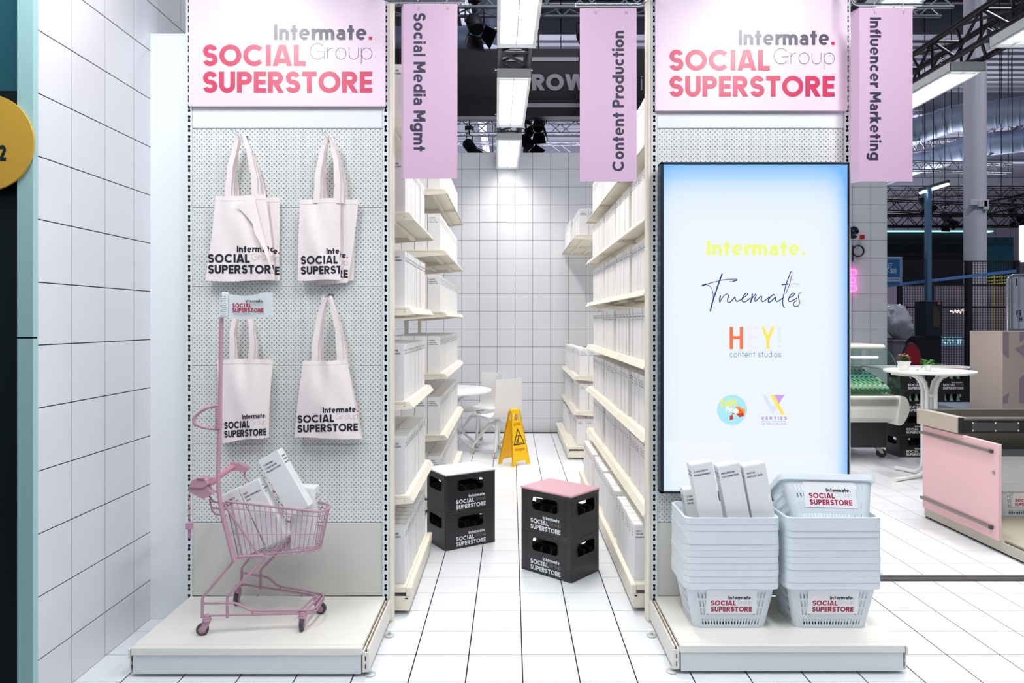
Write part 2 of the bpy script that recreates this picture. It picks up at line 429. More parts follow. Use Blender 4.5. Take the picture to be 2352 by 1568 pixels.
# ------------------------------------------------------------------ tiled walls
def tile_wall(wall, fn, us, vs, vis):
    protos = {}; rest = MB(); n = 0
    for i in range(len(us)-1):
        for j in range(len(vs)-1):
            du = us[i+1]-us[i]; dv = vs[j+1]-vs[j]; cu = (us[i]+us[i+1])/2; cv = (vs[j]+vs[j+1])/2
            g = .0045; e = .0012; d = .003
            def tile(b, cu, cv):
                a = (du-g)/2; c = (dv-g)/2
                o = [(-a, -c), (a, -c), (a, c), (-a, c)]; q = [(-a+e, -c+e), (a-e, -c+e), (a-e, c-e), (-a+e, c-e)]
                b.add([fn(cu+u, cv+v, 0) for u, v in o]+[fn(cu+u, cv+v, d-.0006) for u, v in o]+[fn(cu+u, cv+v, d) for u, v in q],
                      [(8, 9, 10, 11)]+[(k, (k+1) % 4, 4+(k+1) % 4, 4+k) for k in range(4)]+[(4+k, 4+(k+1) % 4, 8+(k+1) % 4, 8+k) for k in range(4)])
            if vis(cu, cv) and n < 290:
                key = (round(du, 3), round(dv, 3)); n += 1
                if key not in protos:
                    b = MB(); tile(b, cu, cv); o = b.build('tile', M_WTILE, wall); protos[key] = (o, fn(cu, cv, 0))
                else:
                    p, at = protos[key]; o = p.copy(); COL.objects.link(o); q = fn(cu, cv, 0)
                    o.location = (q[0]-at[0], q[1]-at[1], q[2]-at[2])
            else: tile(rest, cu, cv)
    if rest.v: rest.build('tile', M_WTILE, wall, kind='stuff')
def lines(a, b, first, step):
    r = [a]; x = first
    while x < b-1e-4:
        if x > a+1e-4: r.append(x)
        x += step
    return r+[b]
YB = 9.905
b = MB(); b.box((-1.98, YB, 0), (5.30, YB+.06, 3.945)); wb = b.build('wall_back', M_GROUT, kind='structure')
tile_wall(wb, lambda u, v, d: (u, YB-d, v), lines(-1.90, 5.30, .049-8*.2507, .2507), lines(0, 3.945, .2015, .2507),
          lambda u, v: -1.6 < u < 1.35 or u > 4.7)
XL = -1.907
b = MB(); b.box((XL-.05, 2.815, 0), (XL, YB, 3.945)); wl = b.build('wall_left', M_GROUT, kind='structure')
tile_wall(wl, lambda u, v, d: (XL+d, u, v), lines(2.817, YB, 3.04, .25), lines(0, 3.945, .205, .2535), lambda u, v: u < 4.6)
b = MB(); b.box((-1.962, 2.785, 0), (-1.899, 2.815, 1.50)); b.box((-1.962, 2.785, 1.507), (-1.899, 2.815, 3.945))
b.box((-1.955, 2.79, 1.50), (-1.905, 2.81, 1.507), 1)
b.build('trim_2', [M_MINT, M_BLACK], kind='structure')
b = MB(); b.box((XL+.001, 3.70, 0), (-1.66, 3.76, 3.085), c=.002); b.box((-1.62, 3.76, 0), (-1.60, 4.7, 3.085))
b.box((-1.66, 3.72, 0), (-1.60, 3.76, 3.085))
b.build('wall_partition', M_WHITE, kind='structure')
# neighbouring stand at the far left
b = MB(); b.box((-3.4, 2.83, 0), (-1.965, 2.87, PZ(211, 2.83))); b.box((-3.4, 2.83, PZ(209, 2.83)), (-1.965, 2.87, 4.2), 1)
b.build('wall_neighbour', [mat('bottle_green_panel', (16, 30, 30), .35), mat('petrol_panel', (40, 92, 104), .35)], kind='structure')
b = MB(); cx, cz, r = PX(-34, 2.775), PZ(327, 2.775), .193; xr = PX(78, 2.775)
poly = [(min(cx+r*math.cos(2*PI*i/72), xr), cz+r*math.sin(2*PI*i/72)) for i in range(72)]
b.prism(poly, lambda u, v, d: (u, d, v), 2.772, 2.782)
t = thing('round_sign', 'round mustard yellow stand number sign on the dark green panel', 'sign', (cx, 2.782, cz))
b.build('disc', mat('mustard', (214, 168, 62), .45, noise=.03), t)
b = MB(); q, _ = text('2', 37*2.772/F, .24, 17*2.772/F); b.polys(q, plane((PX(-3, 2.772), 2.7715, PZ(370, 2.772)), (1, 0, 0), (0, 0, 1)))
b.build('printed_number', mat('dark_green_ink', (16, 40, 38), .5), t)

# ------------------------------------------------------------------ gondola ends
def slotted(b, x, y, z0, z1, wd=.032, dp=.055):
    """upright with real slots, its face towards -Y; slot 0 steel, slot 1 dark"""
    h = wd/2; s = .0065
    b.box((x-h, y, z0), (x-s, y+.004, z1)); b.box((x+s, y, z0), (x+h, y+.004, z1))
    z = z0+.012
    b.box((x-s, y, z0), (x+s, y+.004, z))
    while z < z1:
        zt = min(z+.052, z1); b.box((x-s, y, z+.034), (x+s, y+.004, zt))
        b.box((x-s, y, z+.013), (x-s+.0028, y+.004, z+.021)); b.box((x+s-.0028, y, z+.013), (x+s, y+.004, z+.021)); z = zt
    b.box((x-h, y+.004, z0), (x-h+.003, y+dp, z1)); b.box((x+h-.003, y+.004, z0), (x+h, y+dp, z1))
    b.box((x-h, y+dp-.003, z0), (x+h, y+dp, z1), 1); b.box((x-s-.004, y+.02, z0), (x+s+.004, y+.022, z1), 1)
def foot(b, x, y, top=.02):
    b.lathe([(.024, 0), (.026, .004), (.016, .008), (.008, .009), (.008, top)], 12, 0, Matrix.Translation((x, y, 0)))
def end_unit(label, xl, xr, yf, dx0, dx1, inner):
    t = thing('gondola_end', label, 'shelving', ((xl+xr)/2, 3.67, 0))
    for x in (xl, xr):
        b = MB(); slotted(b, x, 3.66, .10, 3.36); b.build('slotted_upright', [M_STEEL_W, M_BLACK], t)
    b = MB(); xo = xr+.016 if inner > 0 else xl-.016
    b.box((xo, 3.66, .0), (xo+inner*.022, 3.73, 3.36), c=.006); b.build('corner_post', M_CREAM, t)
    a, c = xl+.017, xr-.017
    b = MB(); b.box((a, 3.668, .135), (c, 3.69, .516), c=.002); b.build('kick_panel', M_KICK, t)
    zs = [.518, .926, 1.336, 1.75, 2.162, 2.574]
    for i in range(5):
        b = MB(); b.box((a, 3.668, zs[i]+.001), (c, 3.69, zs[i+1]-.001), c=.0015); b.build('perforated_panel', M_PEG, t)
    b = MB(); b.box((a, 3.664, 2.576), (c, 3.69, 2.70), c=.003); b.box((a, 3.668, 2.70), (c, 3.69, 3.36)); b.build('plain_panel', M_WHITE, t)
    # deck
    b = MB(); b.box((dx0, yf, .098), (dx1, yf+.03, .133), c=.004); b.box((dx0, yf+.0305, .118), (dx1, 3.664, .133), c=.001)
    b.build('base_deck', M_DECK, t)
    b = MB(); b.box((dx0+.006, yf+.007, .014), (dx1-.006, yf+.02, .096), c=.002); b.box((dx0+.01, yf+.02, .02), (dx1-.01, 3.66, .117))
    b.build('plinth', M_STEEL_W, t)
    for x, sd in ((dx0, -1), (dx1, 1)):
        b = MB(); b.box((x, yf+.01, .02), (x+sd*.008, 3.66, .112), c=.001)
        if sd == inner:
            b.box((x+sd*.018, yf+.02, .015), (x+sd*.026, 3.66, .118), c=.002)
            b.box((x+sd*.002, yf+.012, .02), (x+sd*.028, yf+.022, .105))
            for z in (.035, .07): b.box((x+sd*.012, yf+.0105, z), (x+sd*.015, yf+.0125, z+.02), 1)
        else:
            b.box((x+sd*.002, yf-.004, .088), (x+sd*.010, yf+.03, .128), c=.002)
            for z in (.035, .07): b.box((x-sd*.002, yf+.0055, z), (x-sd*.005, yf+.0075, z+.02), 1)
        sp = b.build('side_panel', [M_DECK, M_BLACK], t)
        if sd == inner:
            b = MB(); n = 46; rr = random.Random(3)
            for k in range(n):
                y = yf+.04+(3.6-yf)*k/n; hh = .110+rr.random()*.006
                b.box((x+sd*.009, y, .10), (x+sd*(.013+rr.random()*.005), y+.0125, hh))
            b.build('torn_tape', M_RUST, sp, label='torn brown tape residue')
    for x, y in [(x, y) for x in (dx0+.05, dx1-.05) for y in (yf+.06, 3.58)]+[(dx1+.03 if inner > 0 else dx0-.03, yf+.03), (dx1+.05 if inner > 0 else dx0-.05, 3.5)]:
        b = MB(); foot(b, x, y); b.build('levelling_foot', M_CLEAR, t)
    return t
end_unit('white gondola end on the left with perforated panels holding the four bag hooks', -1.682, -.657, 3.087, -1.677, -.6585, 1)
end_unit('white gondola end on the right carrying the large lit screen', .744, 1.752, 3.113, .748, 1.749, -1)

# ------------------------------------------------------------------ aisle shelving
def shelf(t, s, xf, xb, y0, y1, zt):
    b = MB(); b.box((xb, y0+.002, zt-.022), (xf-s*.022, y1-.002, zt), c=.002)
    for k in (.25, .62):
        x = xf-s*.022+(xb-xf)*k; b.box((x-.018, y0+.01, zt-.042), (x+.018, y1-.01, zt-.022), c=.004)
    o = b.build('shelf', M_CREAM, t)
    b = MB(); b.prism([(xf-s*.024, zt), (xf, zt-.034), (xf-s*.004, zt-.038), (xf-s*.030, zt-.004)], lambda u, v, d: (u, d, v), y0+.003, y1-.003)
    b.build('price_rail', M_CREAM, o)
    for y in (y0, y1-.004):
        b = MB(); b.prism([(xf-s*.026, zt-.004), (xf-s*.004, zt-.040), (xb+s*.10, zt-.068), (xb, zt-.075), (xb, zt-.004)], lambda u, v, d: (u, d, v), y, y+.004)
        b.box((xf-s*.05, y-.0006, zt-.028), (xf-s*.046, y, zt-.024), 1)
        b.box((xf-s*.04, y-.003, zt-.012), (xb, y+.004, zt+.002), c=.001)
        b.build('bracket', [M_CREAM, M_BLACK], o)
def bay(label, s, xf, xb, xbase, y0, y1, zs, ztop, ends=(1, 1), back=None):
    t = thing('gondola_bay', label, 'shelving', ((xf+xb)/2, (y0+y1)/2, 0))
    for z in zs: shelf(t, s, xf, xb, y0, y1, z)
    b = MB(); b.box((xb, y0, .118), (xbase-s*.0305, y1-.002, .148), c=.002); b.box((xbase-s*.03, y0, .098), (xbase, y1-.002, .148), c=.004)
    b.build('base_deck', M_CREAM, t)
    b = MB(); b.box((xbase-s*.02, y0+.004, .022), (xbase-s*.012, y1-.004, .097), c=.001)
    b.box((xb, y0+.002, .022), (xbase-s*.02, y0+.010, .097)); b.box((xb, y1-.010, .022), (xbase-s*.02, y1-.002, .097))
    b.box((xbase-s*.035, y0-.001, .084), (xbase-s*.020, y0+.002, .089), 1)
    b.build('plinth', [M_CREAM, M_BLACK], t)
    for y in (y0+.04, y1-.04):
        for x in (xbase-s*.06, xb+s*.06): b = MB(); foot(b, x, y, .03); b.build('levelling_foot', M_CLEAR, t)
    for e, y in ((ends[0], y0), (ends[1], y1-.03)):
        if e:
            b = MB(); b.box((xb-s*.035, y, 0), (xb, y+.03, ztop), c=.003); b.build('upright', M_CREAM, t)
    if back:
        b = MB(); b.box((xb-s*.02, y0+.03, .15), (xb-s*.008, y1-.03, back)); b.build('back_panel', M_WHITE, t)
    return t
ZL = [.635, 1.14, 1.645, 2.152, 2.655]
bay('cream gondola bay on the left of the aisle, nearest the bags', 1, -.525, -.99, -.535, 3.752, 4.735, ZL, 3.05)
bay('cream gondola bay on the left of the aisle, middle one, behind the gap', 1, -.525, -.99, -.535, 5.755, 6.72, ZL, 3.05, (0, 1))
bay('cream gondola bay on the left of the aisle, farthest, beside the chairs', 1, -.525, -.99, -.535, 6.722, 7.69, ZL, 3.05, (0, 1))
ZR = [.548, .945, 1.345, 1.745, 2.145, 2.545]
for k, nm in enumerate(('nearest, beside the screen', 'second one, beside the pink-topped stool', 'third from the front, ending before a gap')):
    bay('cream gondola bay right of the aisle, '+nm, -1, .71, 1.19, .645, 3.79+k*.98, 3.79+k*.98+.978, ZR, 2.75, (1 if k == 0 else 0, 1))
ZQ = [.548, .945, 2.545]
for k, nm in enumerate(('after the gap', 'against the tiled back wall')):
    bay('cream gondola bay on the far right of the aisle, '+nm, -1, .70, 1.17, .625, 7.95+k*.965, 7.95+k*.965+.963, ZQ, 2.75, (0, 1))

# ------------------------------------------------------------------ product boxes
BW, BD, BH = .105, .073, .305
bx = MB(); bx.box((-BW/2, -BD/2, 0), (BW/2, BD/2, BH-.003), c=.0016)
bx.box((-BW/2+.001, -BD/2+.0015, BH-.003), (BW/2-.001, BD/2-.001, BH), c=.001)
BODY = None
PRINT = {}
def print_mesh(title):
    if title in PRINT: return PRINT[title]
    ARC[0] = 4; b = MB(); cap = .0098 if 'HOUSE' in title else .0083
    for k, ln in enumerate(title.split('/')):
        z = BH-.040-k*.0168
        q, W = text(ln, cap, .19, None, .13)
        if W > .085: q, W = text(ln, cap, .19, .085, .13)
        b.polys(q, plane((-BW/2+.011, -BD/2-.0004, z), (1, 0, 0), (0, 0, 1)))
        q, W = text(ln, cap*.92, .17, None, .13)
        if W > .058: q, W = text(ln, cap*.92, .17, .058, .13)
        b.polys(q, plane((BW/2+.0004, -BD/2+.009, z), (0, 1, 0), (0, 0, 1)))
        b.polys(q, plane((-BW/2-.0004, BD/2-.009, z), (0, -1, 0), (0, 0, 1)))
    PRINT[title] = b; ARC[0] = 10; return b
PROTO = {}
def product_box(title, loc, label, group, rotz=0, rot=None):
    if title not in PROTO:
        global BODY
        if BODY is None: o = bx.build('product_box', M_PAPER, label='x', cat='box'); BODY = o
        else: o = BODY.copy(); COL.objects.link(o)
        for ch in [c for c in o.children]: pass
        PM[o] = Matrix.Identity(4)
        print_mesh(title).build('printed_title', M_INK, o)
        PROTO[title] = o
    else:
        p = PROTO[title]; o = p.copy(); COL.objects.link(o)
        for ch in kids(p): c = ch.copy(); COL.objects.link(c); c.parent = o
    o.location = loc; o.rotation_euler = rot if rot is not None else (0, 0, rotz)
    setp(o, label, 'box', group); return o
nb = 0
rr = random.Random(11)
def jit(a): return (rr.random()*2-1)*a
LEV = ['bottom deck', 'lowest shelf', 'second shelf', 'third shelf', 'fourth shelf', 'fifth shelf', 'top shelf']
# left, nearest bay: one visible row per shelf
for si, z in enumerate([.148]+ZL):
    title = 'COMMUNITY/MANAGEMENT' if si == 3 else 'IN-HOUSE/CREATORS'
    y = 3.80+BD/2
    for k in range(11):
        product_box(title, (-.577-BW/2+jit(.003), y, z+.0005), '%s white box from the front on the %s of the left nearest bay' % (ORD[k+1], ['bottom deck', 'second level', 'third level', 'fourth level', 'fifth level', 'top level'][si]),
                    'boxes of the left nearest bay', jit(.02)); y += BD+.004+(rr.random()*.006); nb += 1
# left, far bays: the front four columns as things
stuff = MB()
def lump(title, x, y, z):
    stuff.add([(p[0]+x, p[1]+y, p[2]+z) for p in bx.v], bx.f, 0)
    p = print_mesh(title)
    stuff.add([(q[0]+x, q[1]+y, q[2]+z) for q in p.v], p.f, 1)
for si, z in enumerate([.148]+ZL):
    for c in range(4):
        product_box('CONTENT/CAMPAIGN/PRODUCTION', (-.59-BW/2-c*(BW+.003), 5.80+BD/2, z+.0005),
                    'white campaign box, %s from the aisle, foremost row, %s of the left middle bay' % (ORD[c+1], ['bottom deck', 'second level', 'third level', 'fourth level', 'fifth level', 'top level'][si]), 'front boxes of the left middle bay'); nb += 1
    y = 5.80+BD*1.5+.003
    while y < 7.64:
        for c in range(2 if z > 1.2 else 4): lump('CONTENT/CAMPAIGN/PRODUCTION', -.59-BW/2-c*(BW+.003)+jit(.002), y, z+.0005)
        y += BD+.004
# left nearest bay, second column behind the row (tops show on the low shelves)
for z in (.148, .635, 1.14):
    for k in range(11): lump('IN-HOUSE/CREATORS', -.577-BW*1.5-.004, 3.80+BD/2+k*(BD+.007), z+.0005)
RT = [['GEN Z +/TIKTOK/EXPERTS', 'SOCIAL/LISTENING', 'SOCIAL/CHANNEL/MANAGEMENT', 'COMMUNITY/MANAGEMENT'],
      ['CONTENT/CAMPAIGN/PRODUCTION', 'SOCIAL/LISTENING', 'SOCIAL/CHANNEL/MANAGEMENT', 'COMMUNITY/MANAGEMENT'],
      ['GEN Z +/TIKTOK/EXPERTS', 'SOCIAL/LISTENING', 'CONTENT/CAMPAIGN/PRODUCTION', 'COMMUNITY/MANAGEMENT'],
      ['UGC/PERFORMANCE/ADS', 'SOCIAL/LISTENING', 'SOCIAL/CHANNEL/MANAGEMENT', 'COMMUNITY/MANAGEMENT'],
      ['UGC/PERFORMANCE/ADS', 'SOCIAL/LISTENING', 'COMMUNITY/MANAGEMENT', 'SOCIAL/CASTING'],
      ['SOCIAL/CASTING', 'SOCIAL/LISTENING', 'SOCIAL/CHANNEL/MANAGEMENT', 'COMMUNITY/MANAGEMENT'],
      ['SOCIAL/CASTING', 'SOCIAL/LISTENING', 'COMMUNITY/MANAGEMENT', 'CONTENT/CAMPAIGN/PRODUCTION']]
for si, z in enumerate([.148]+ZR):
    x = .678 if si == 0 else .766
    groups = [(3.87, 8), (4.60, 7), (5.24, 7), (5.88, 9)]
    k = 0
    for gi, (y0, n) in enumerate(groups):
        y = y0+BD/2+jit(.02); dx = jit(.006)
        for q in range(n):
            k += 1
            if y > 6.68: break
            product_box(RT[si][gi], (x+BW/2+dx+jit(.003), y, z+.0005), '%s white box from the front on the %s of the right long shelf' % (ORD[k], ['bottom deck', 'second level', 'third level', 'fourth level', 'fifth level', 'sixth level', 'top level'][si]),
                        'boxes of the right long shelf', jit(.025)); y += BD+.002+rr.random()*.007; nb += 1
    if si in (1, 2, 3):
        y = 3.9
        while y < 6.6: lump('SOCIAL/LISTENING', x+BW*1.5+.006, y, z+.0005); y += BD+.004
for si, z in enumerate([.148]+ZQ):
    title = 'CONTENT/CAMPAIGN/PRODUCTION' if si > 1 else 'SOCIAL/CASTING'
    x = .745 if si == 0 else .775
    for c in range(3): lump(title, x+BW/2+c*(BW+.003), 8.02+BD/2, z+.0005)
    y = 8.02+BD*1.5+.004
    while y < 9.8: lump(title, x+BW/2+jit(.004)-(0.03 if y > 8.9 else 0), y, z+.0005); y += BD+.005
# every box further back on the far bays
stuff.build('product_boxes', [M_PAPER, M_INK], label='white product boxes packed behind the front rows on the far aisle shelves', cat='boxes', kind='stuff')
print('boxes', nb)

# ------------------------------------------------------------------ header signs
M_SIGN = mat('pink_sign_board', (248, 222, 238), .4, spec=.5, coat=1, crough=.33, noise=.015, nscale=2)
M_RED = mat('raspberry_ink', (216, 2, 76), .4, coat=1, crough=.33)
M_NAME = mat('aubergine_ink', (62, 50, 78), .4, coat=1, crough=.33)
LOGO_SIGN = [M_RED, M_NAME, M_NAME, mat('signal_red', (232, 24, 62), .4)]
def header(label, x0, x1, yb, lx, lw, lbase):
    Y = 3.64; t = thing('header_sign', label, 'sign', (PX((x0+x1)/2, Y), 3.655, PZ(yb, Y)))
    b = MB(); b.box((PX(x0, Y), Y, PZ(yb, Y)), (PX(x1, Y), Y+.014, PZ(yb, Y)+.80), c=.002)
    b.box((PX(x0+8, Y), Y+.014, PZ(yb, Y)+.08), (PX(x1-8, Y), Y+.026, PZ(yb, Y)+.7)); b.build('board', M_SIGN, t)
    b = MB(); ARC[0] = 22; put(b, logo(lw*Y/F), plane((PX(lx, Y), Y-.0006, PZ(lbase, Y)), (1, 0, 0), (0, 0, 1))); ARC[0] = 10
    b.build('printed_logo', LOGO_SIGN, t)
header('pale pink header sign with red lettering above the hanging bags', 433.5, 885, 244, 466, 389, 213)
header('pale pink header sign with red lettering above the lit screen', 1505, 1947, 254, 1537, 380, 222)

# ------------------------------------------------------------------ hanging lilac signs
M_LILAC = mat('lilac_board', (210, 176, 200), .38, spec=.5, noise=.02, nscale=2)
M_NAVY = mat('navy_ink', (46, 44, 66), .45)
def hanger(label, xl, xr, flange, yt, yb, Y, words, cw, tx0, ty0, ln, cap, bar):
    x0, x1 = PX(xl, Y), PX(xr, Y); z0, z1 = PZ(yb, Y), PZ(yt, Y)
    t = thing('hanging_sign', label, 'sign', ((x0+x1)/2, Y, z0))
    k = .019; b = MB()
    if flange < 0: pl = [(x0-k, Y+.05), (x0-k+.004, Y+.052), (x0+.003, Y+.005), (x1, Y+.005), (x1, Y), (x0, Y)]
    else: pl = [(x1+k*.5, Y+.05), (x1+k*.5-.004, Y+.052), (x1-.003, Y+.005), (x0, Y+.005), (x0, Y), (x1, Y)]
    b.prism(pl, lambda u, v, d: (u, v, d), z0, z1); b.build('board', M_LILAC, t)
    b = MB(); ARC[0] = 16; L = ln*Y/F; q, W = text(words, cap*Y/F, .21, L, .11); ARC[0] = 10
    X0 = PX(tx0, Y); Z0 = PZ(ty0, Y)
    b.polys(q, (lambda u, v: (X0+v, Y-.0006, Z0-u)) if cw else (lambda u, v: (X0-v, Y-.0006, Z0+u)))
    b.build('printed_words', M_NAVY, t)
    # chrome arm with two little S hooks
    a, c, by, up = bar; r = .008; zb = PZ(by, Y); A = PX(a, Y); Cx = PX(c, Y); s = 1 if up > 0 else -1
    e = Cx if s > 0 else A; f = A if s > 0 else Cx
    path = [(f, Y, zb), (e-s*.03, Y, zb), (e-s*.012, Y, zb+.006), (e-s*.003, Y, zb+.02), (e, Y, zb+.05), (e, Y, zb+.16)]
    m = MB(); m.tube(path, r, 10); m.tube([(e, Y, zb+.155), (e, 3.665, zb+.155)], r, 10)
    arm = thing('sign_arm', 'chrome arm holding the lilac sign reading '+words, 'bracket', (e, 3.66, zb+.155))
    m.build('rod', M_CHROME, arm, 40)
    for q in (.28, .82):
        h = MB(); x = x0+(x1-x0)*q
        h.tube([(x-.004, Y-.006, zb-.002), (x-.002, Y-.012, zb+.008), (x, Y, zb+.0105), (x, Y+.011, zb+.002), (x, Y+.004, zb-.014), (x, Y-.004, z1-.012), (x, Y-.007, z1-.02), (x, Y-.003, z1-.026)], .0022, 6)
        h.build('hook', M_CLEAR, arm, 40)
hanger('lilac hanging sign at the left of the aisle reading Social Media Mgmt', 927, 1050.5, -1, 9, 410, 3.45, 'Social Media Mgmt', True, 950, 30, 317, 27.5, (880, 1069, 4, -1))
hanger('lilac hanging sign at the right of the aisle reading Content Production', 1332, 1462, 1, 19, 416.5, 3.45, 'Content Production', False, 1433, 393, 322, 26.5, (1322, 1483, 12.5, 1))
hanger('lilac hanging sign right of the lit screen reading Influencer Marketing', 1974, 2096, -1, 18, 416.5, 3.45, 'Influencer Marketing', True, 1998, 40, 328, 25.5, (1958, 2117, 11, -1))

# ------------------------------------------------------------------ luminaires on black trusses
M_TUBE = mat('lit_tube', (250, 252, 255), emit=EMIT)
M_LOUV = mat('louver_grey', (206, 210, 214), .3)
M_TRUSS2 = mat('jet_truss', (22, 20, 24), .32, spec=.5)
M_TRUSS = mat('black_truss', (44, 42, 46), .38, noise=.1, spec=.5)
def luminaire(label, x, y0, y1, z=3.70, rotz=0, wd=.30, group=None, power=1.0):
    L = y1-y0; t = thing('ceiling_light', label, 'lamp', (x, (y0+y1)/2, z), rotz, group)
    b = MB(); h = wd/2; hl = L/2; f = .026; H = .075
    b.box((-h, -hl, 0), (-h+.004, hl, H)); b.box((h-.004, -hl, 0), (h, hl, H))
    b.box((-h, -hl, 0), (h, -hl+.004, H)); b.box((-h, hl-.004, 0), (h, hl, H)); b.box((-h, -hl, H), (h, hl, H+.004))
    b.box((-h, -hl, -.001), (-h+f, hl, .004)); b.box((h-f, -hl, -.001), (h, hl, .004))
    b.box((-h+f, -hl, -.001), (h-f, -hl+f, .004)); b.box((-h+f, hl-f, -.001), (h-f, hl, .004))
    b.build('housing', M_STEEL_W, t, world=False)
    b = MB(); b.face([(-h+f, -hl+f, .022), (-h+f, hl-f, .022), (h-f, hl-f, .022), (h-f, -hl+f, .022)]); b.build('diffuser', M_TUBE, t, world=False)
    b = MB(); n = int(L/.062)
    for i in range(1, n):
        y = -hl+f+(L-2*f)*i/n; b.box((-h+f, y-.0025, .004), (h-f, y+.0025, .018))
    b.box((-.004, -hl+f, .004), (.004, hl-f, .018)); b.build('louver', M_LOUV, t, world=False, kind='stuff')
    la = bpy.data.lights.new('tube_lamp', 'AREA'); la.shape = 'RECTANGLE'; la.size = wd-2*f; la.size_y = L-2*f-.2; la.energy = LAMP*power; la.color = (1, .97, .91); la.spread = LAMP_SPREAD
    lo = bpy.data.objects.new('tube_lamp', la); COL.objects.link(lo); lo.parent = t; lo.location = (0, 0, .020)
    for sx in (-1, 1):
        for yy in (-hl+.12, hl-.12):
            b = MB(); b.box((sx*(h-.03)-.012, yy-.015, H+.004), (sx*(h-.03)+.012, yy+.015, H+.05), c=.003)
            b.tube([(sx*(h-.03), yy, H+.03), (sx*(h+.012), yy, H+.036)], .006, 8)
            b.lathe([(.011, -.006), (.011, .006)], 6, 0, Matrix.Translation((sx*(h+.012), yy, H+.036)) @ Matrix.Rotation(PI/2, 4, 'Y'))
            b.build('clamp', M_CHROME, t, world=False)
    return t
def truss(label, p0, p1, s, r, n, m, group=None, each=True, cat='truss', sides=8):
    p0, p1 = Vector(p0), Vector(p1); d = (p1-p0).normalized()
    a = d.cross(Vector((0, 0, 1))).normalized(); u = a.cross(d).normalized()
    t = thing('lighting_truss', label, cat, tuple(p0), 0, group); cs = []
    for i, (ga, gu) in enumerate(((-1, -1), (1, -1), (1, 1), (-1, 1))):
        o = a*(ga*s/2)+u*(gu*s/2); cs.append(o); b = MB(); b.tube([p0+o, p1+o], r, sides); b.build('chord', m, t, 60)
    L = (p1-p0).length; joint = MB()
    for f in range(4):
        A, B = cs[f], cs[(f+1) % 4]
        for k in range(n):
            q0 = p0+d*(L*k/n); q1 = p0+d*(L*(k+1)/n)
            if k % 2: A2, B2 = B, A
            else: A2, B2 = A, B
            if each:
                b = MB(); b.tube([q0+A2, q1+B2], r*.5, 6); b.build('brace', m, t, 60)
                if k % 2 == 0: b = MB(); b.tube([q0+A, q0+B], r*.45, 6); b.build('rung', m, t, 60)
            else: joint.tube([q0+A2, q1+B2], r*.45, 5)
    if not each: joint.build('brace', m, t, 60, kind='stuff')
    return t
XA = lambda y: .022-.0222*(y-6.14)
for (y0, y1), nm in zip(((3.92, 5.48), (6.14, 7.73), (8.25, 9.84)), ('nearest of three over the aisle', 'middle of three over the aisle', 'farthest of three, by the back wall')):
    luminaire('white fluorescent ceiling light on a truss, '+nm, XA((y0+y1)/2), y0, y1, rotz=.0222, power=.65 if y0 > 8 else 1.0)
truss('dark truss running above the three aisle lights', (XA(3.4), 3.4, 3.93), (XA(10.1), 10.1, 3.93), .25, .024, 22, M_TRUSS)
luminaire('white fluorescent ceiling light just above the sign reading Influencer Marketing', 2.60, 3.90, 5.48)
luminaire('white fluorescent ceiling light at the right, in front of the pale column', 3.89, 5.98, 7.56)
luminaire('white fluorescent ceiling light cut by the right edge of the view', 3.88, 3.90, 5.48)
truss('black truss rising to the upper right above the lights', (3.89, 3.0, 3.935), (3.89, 10.2, 3.935), .26, .026, 22, M_TRUSS2)
truss('black truss mostly hidden behind the right header sign', (2.60, 3.4, 3.935), (2.60, 10.2, 3.935), .25, .024, 18, M_TRUSS2)

# ------------------------------------------------------------------ lit screen
def emis(name, rgb, s=.92): return mat(name, rgb, emit=s)
Y = 3.575; TX0, TX1, TZ0, TZ1 = PX(1517, Y), PX(1951.5, Y), PZ(1133.5, Y), PZ(372, Y)
tv = thing('display_screen', 'tall slim lit screen showing company logos, hung on the right gondola end', 'screen', ((TX0+TX1)/2, 3.66, TZ0))
b = MB(); e = .0175
for a, c in (((TX0, TZ0), (TX0+e*.95, TZ1)), ((TX1-e*.55, TZ0), (TX1, TZ1)), ((TX0, TZ1-e*.7), (TX1, TZ1)), ((TX0, TZ0), (TX1, TZ0+e*.8))):
    b.box((a[0], Y, a[1]), (c[0], Y+.06, c[1]), c=.002)
b.box((TX0+.005, Y+.012, TZ0+.005), (TX1-.005, Y+.06, TZ1-.005)); b.build('frame', mat('navy_bezel', (24, 36, 54), .3), tv)
b = MB(); b.box((TX0+.2, Y+.06, TZ0+.4), (TX1-.2, 3.666, TZ1-.4)); b.build('wall_mount', M_BLACK, tv)
ms = bpy.data.materials.new('screen_backlight'); ms.use_nodes = True; nt = ms.node_tree; bs = nt.nodes['Principled BSDF']
bs.inputs['Base Color'].default_value = (.01, .01, .01, 1); bs.inputs['Roughness'].default_value = .12
tc = nt.nodes.new('ShaderNodeTexCoord'); sp = nt.nodes.new('ShaderNodeSeparateXYZ'); nt.links.new(tc.outputs['Generated'], sp.inputs[0])
def mth(op, a, c=None):
    k = nt.nodes.new('ShaderNodeMath'); k.operation = op
    for i, v in enumerate((a, c)):
        if v is None: continue
        if isinstance(v, (int, float)): k.inputs[i].default_value = v
        else: nt.links.new(v, k.inputs[i])
    return k.outputs[0]
ux = mth('ABSOLUTE', mth('SUBTRACT', sp.outputs[0], .47)); uz = mth('ABSOLUTE', mth('SUBTRACT', sp.outputs[2], .44))
e1 = mth('POWER', mth('MULTIPLY', ux, 1.90), 12.0); e2 = mth('POWER', mth('MULTIPLY', uz, 1.79), 9.0)
rmp = nt.nodes.new('ShaderNodeValToRGB'); nt.links.new(mth('ADD', mth('MULTIPLY', e1, .8), mth('MULTIPLY', e2, .9)), rmp.inputs[0])
cr = rmp.color_ramp; cr.elements[0].color = lin((241, 247, 255))+(1,); cr.elements[1].color = lin((118, 186, 255))+(1,); cr.elements[1].position = 1.2 if False else 1.0
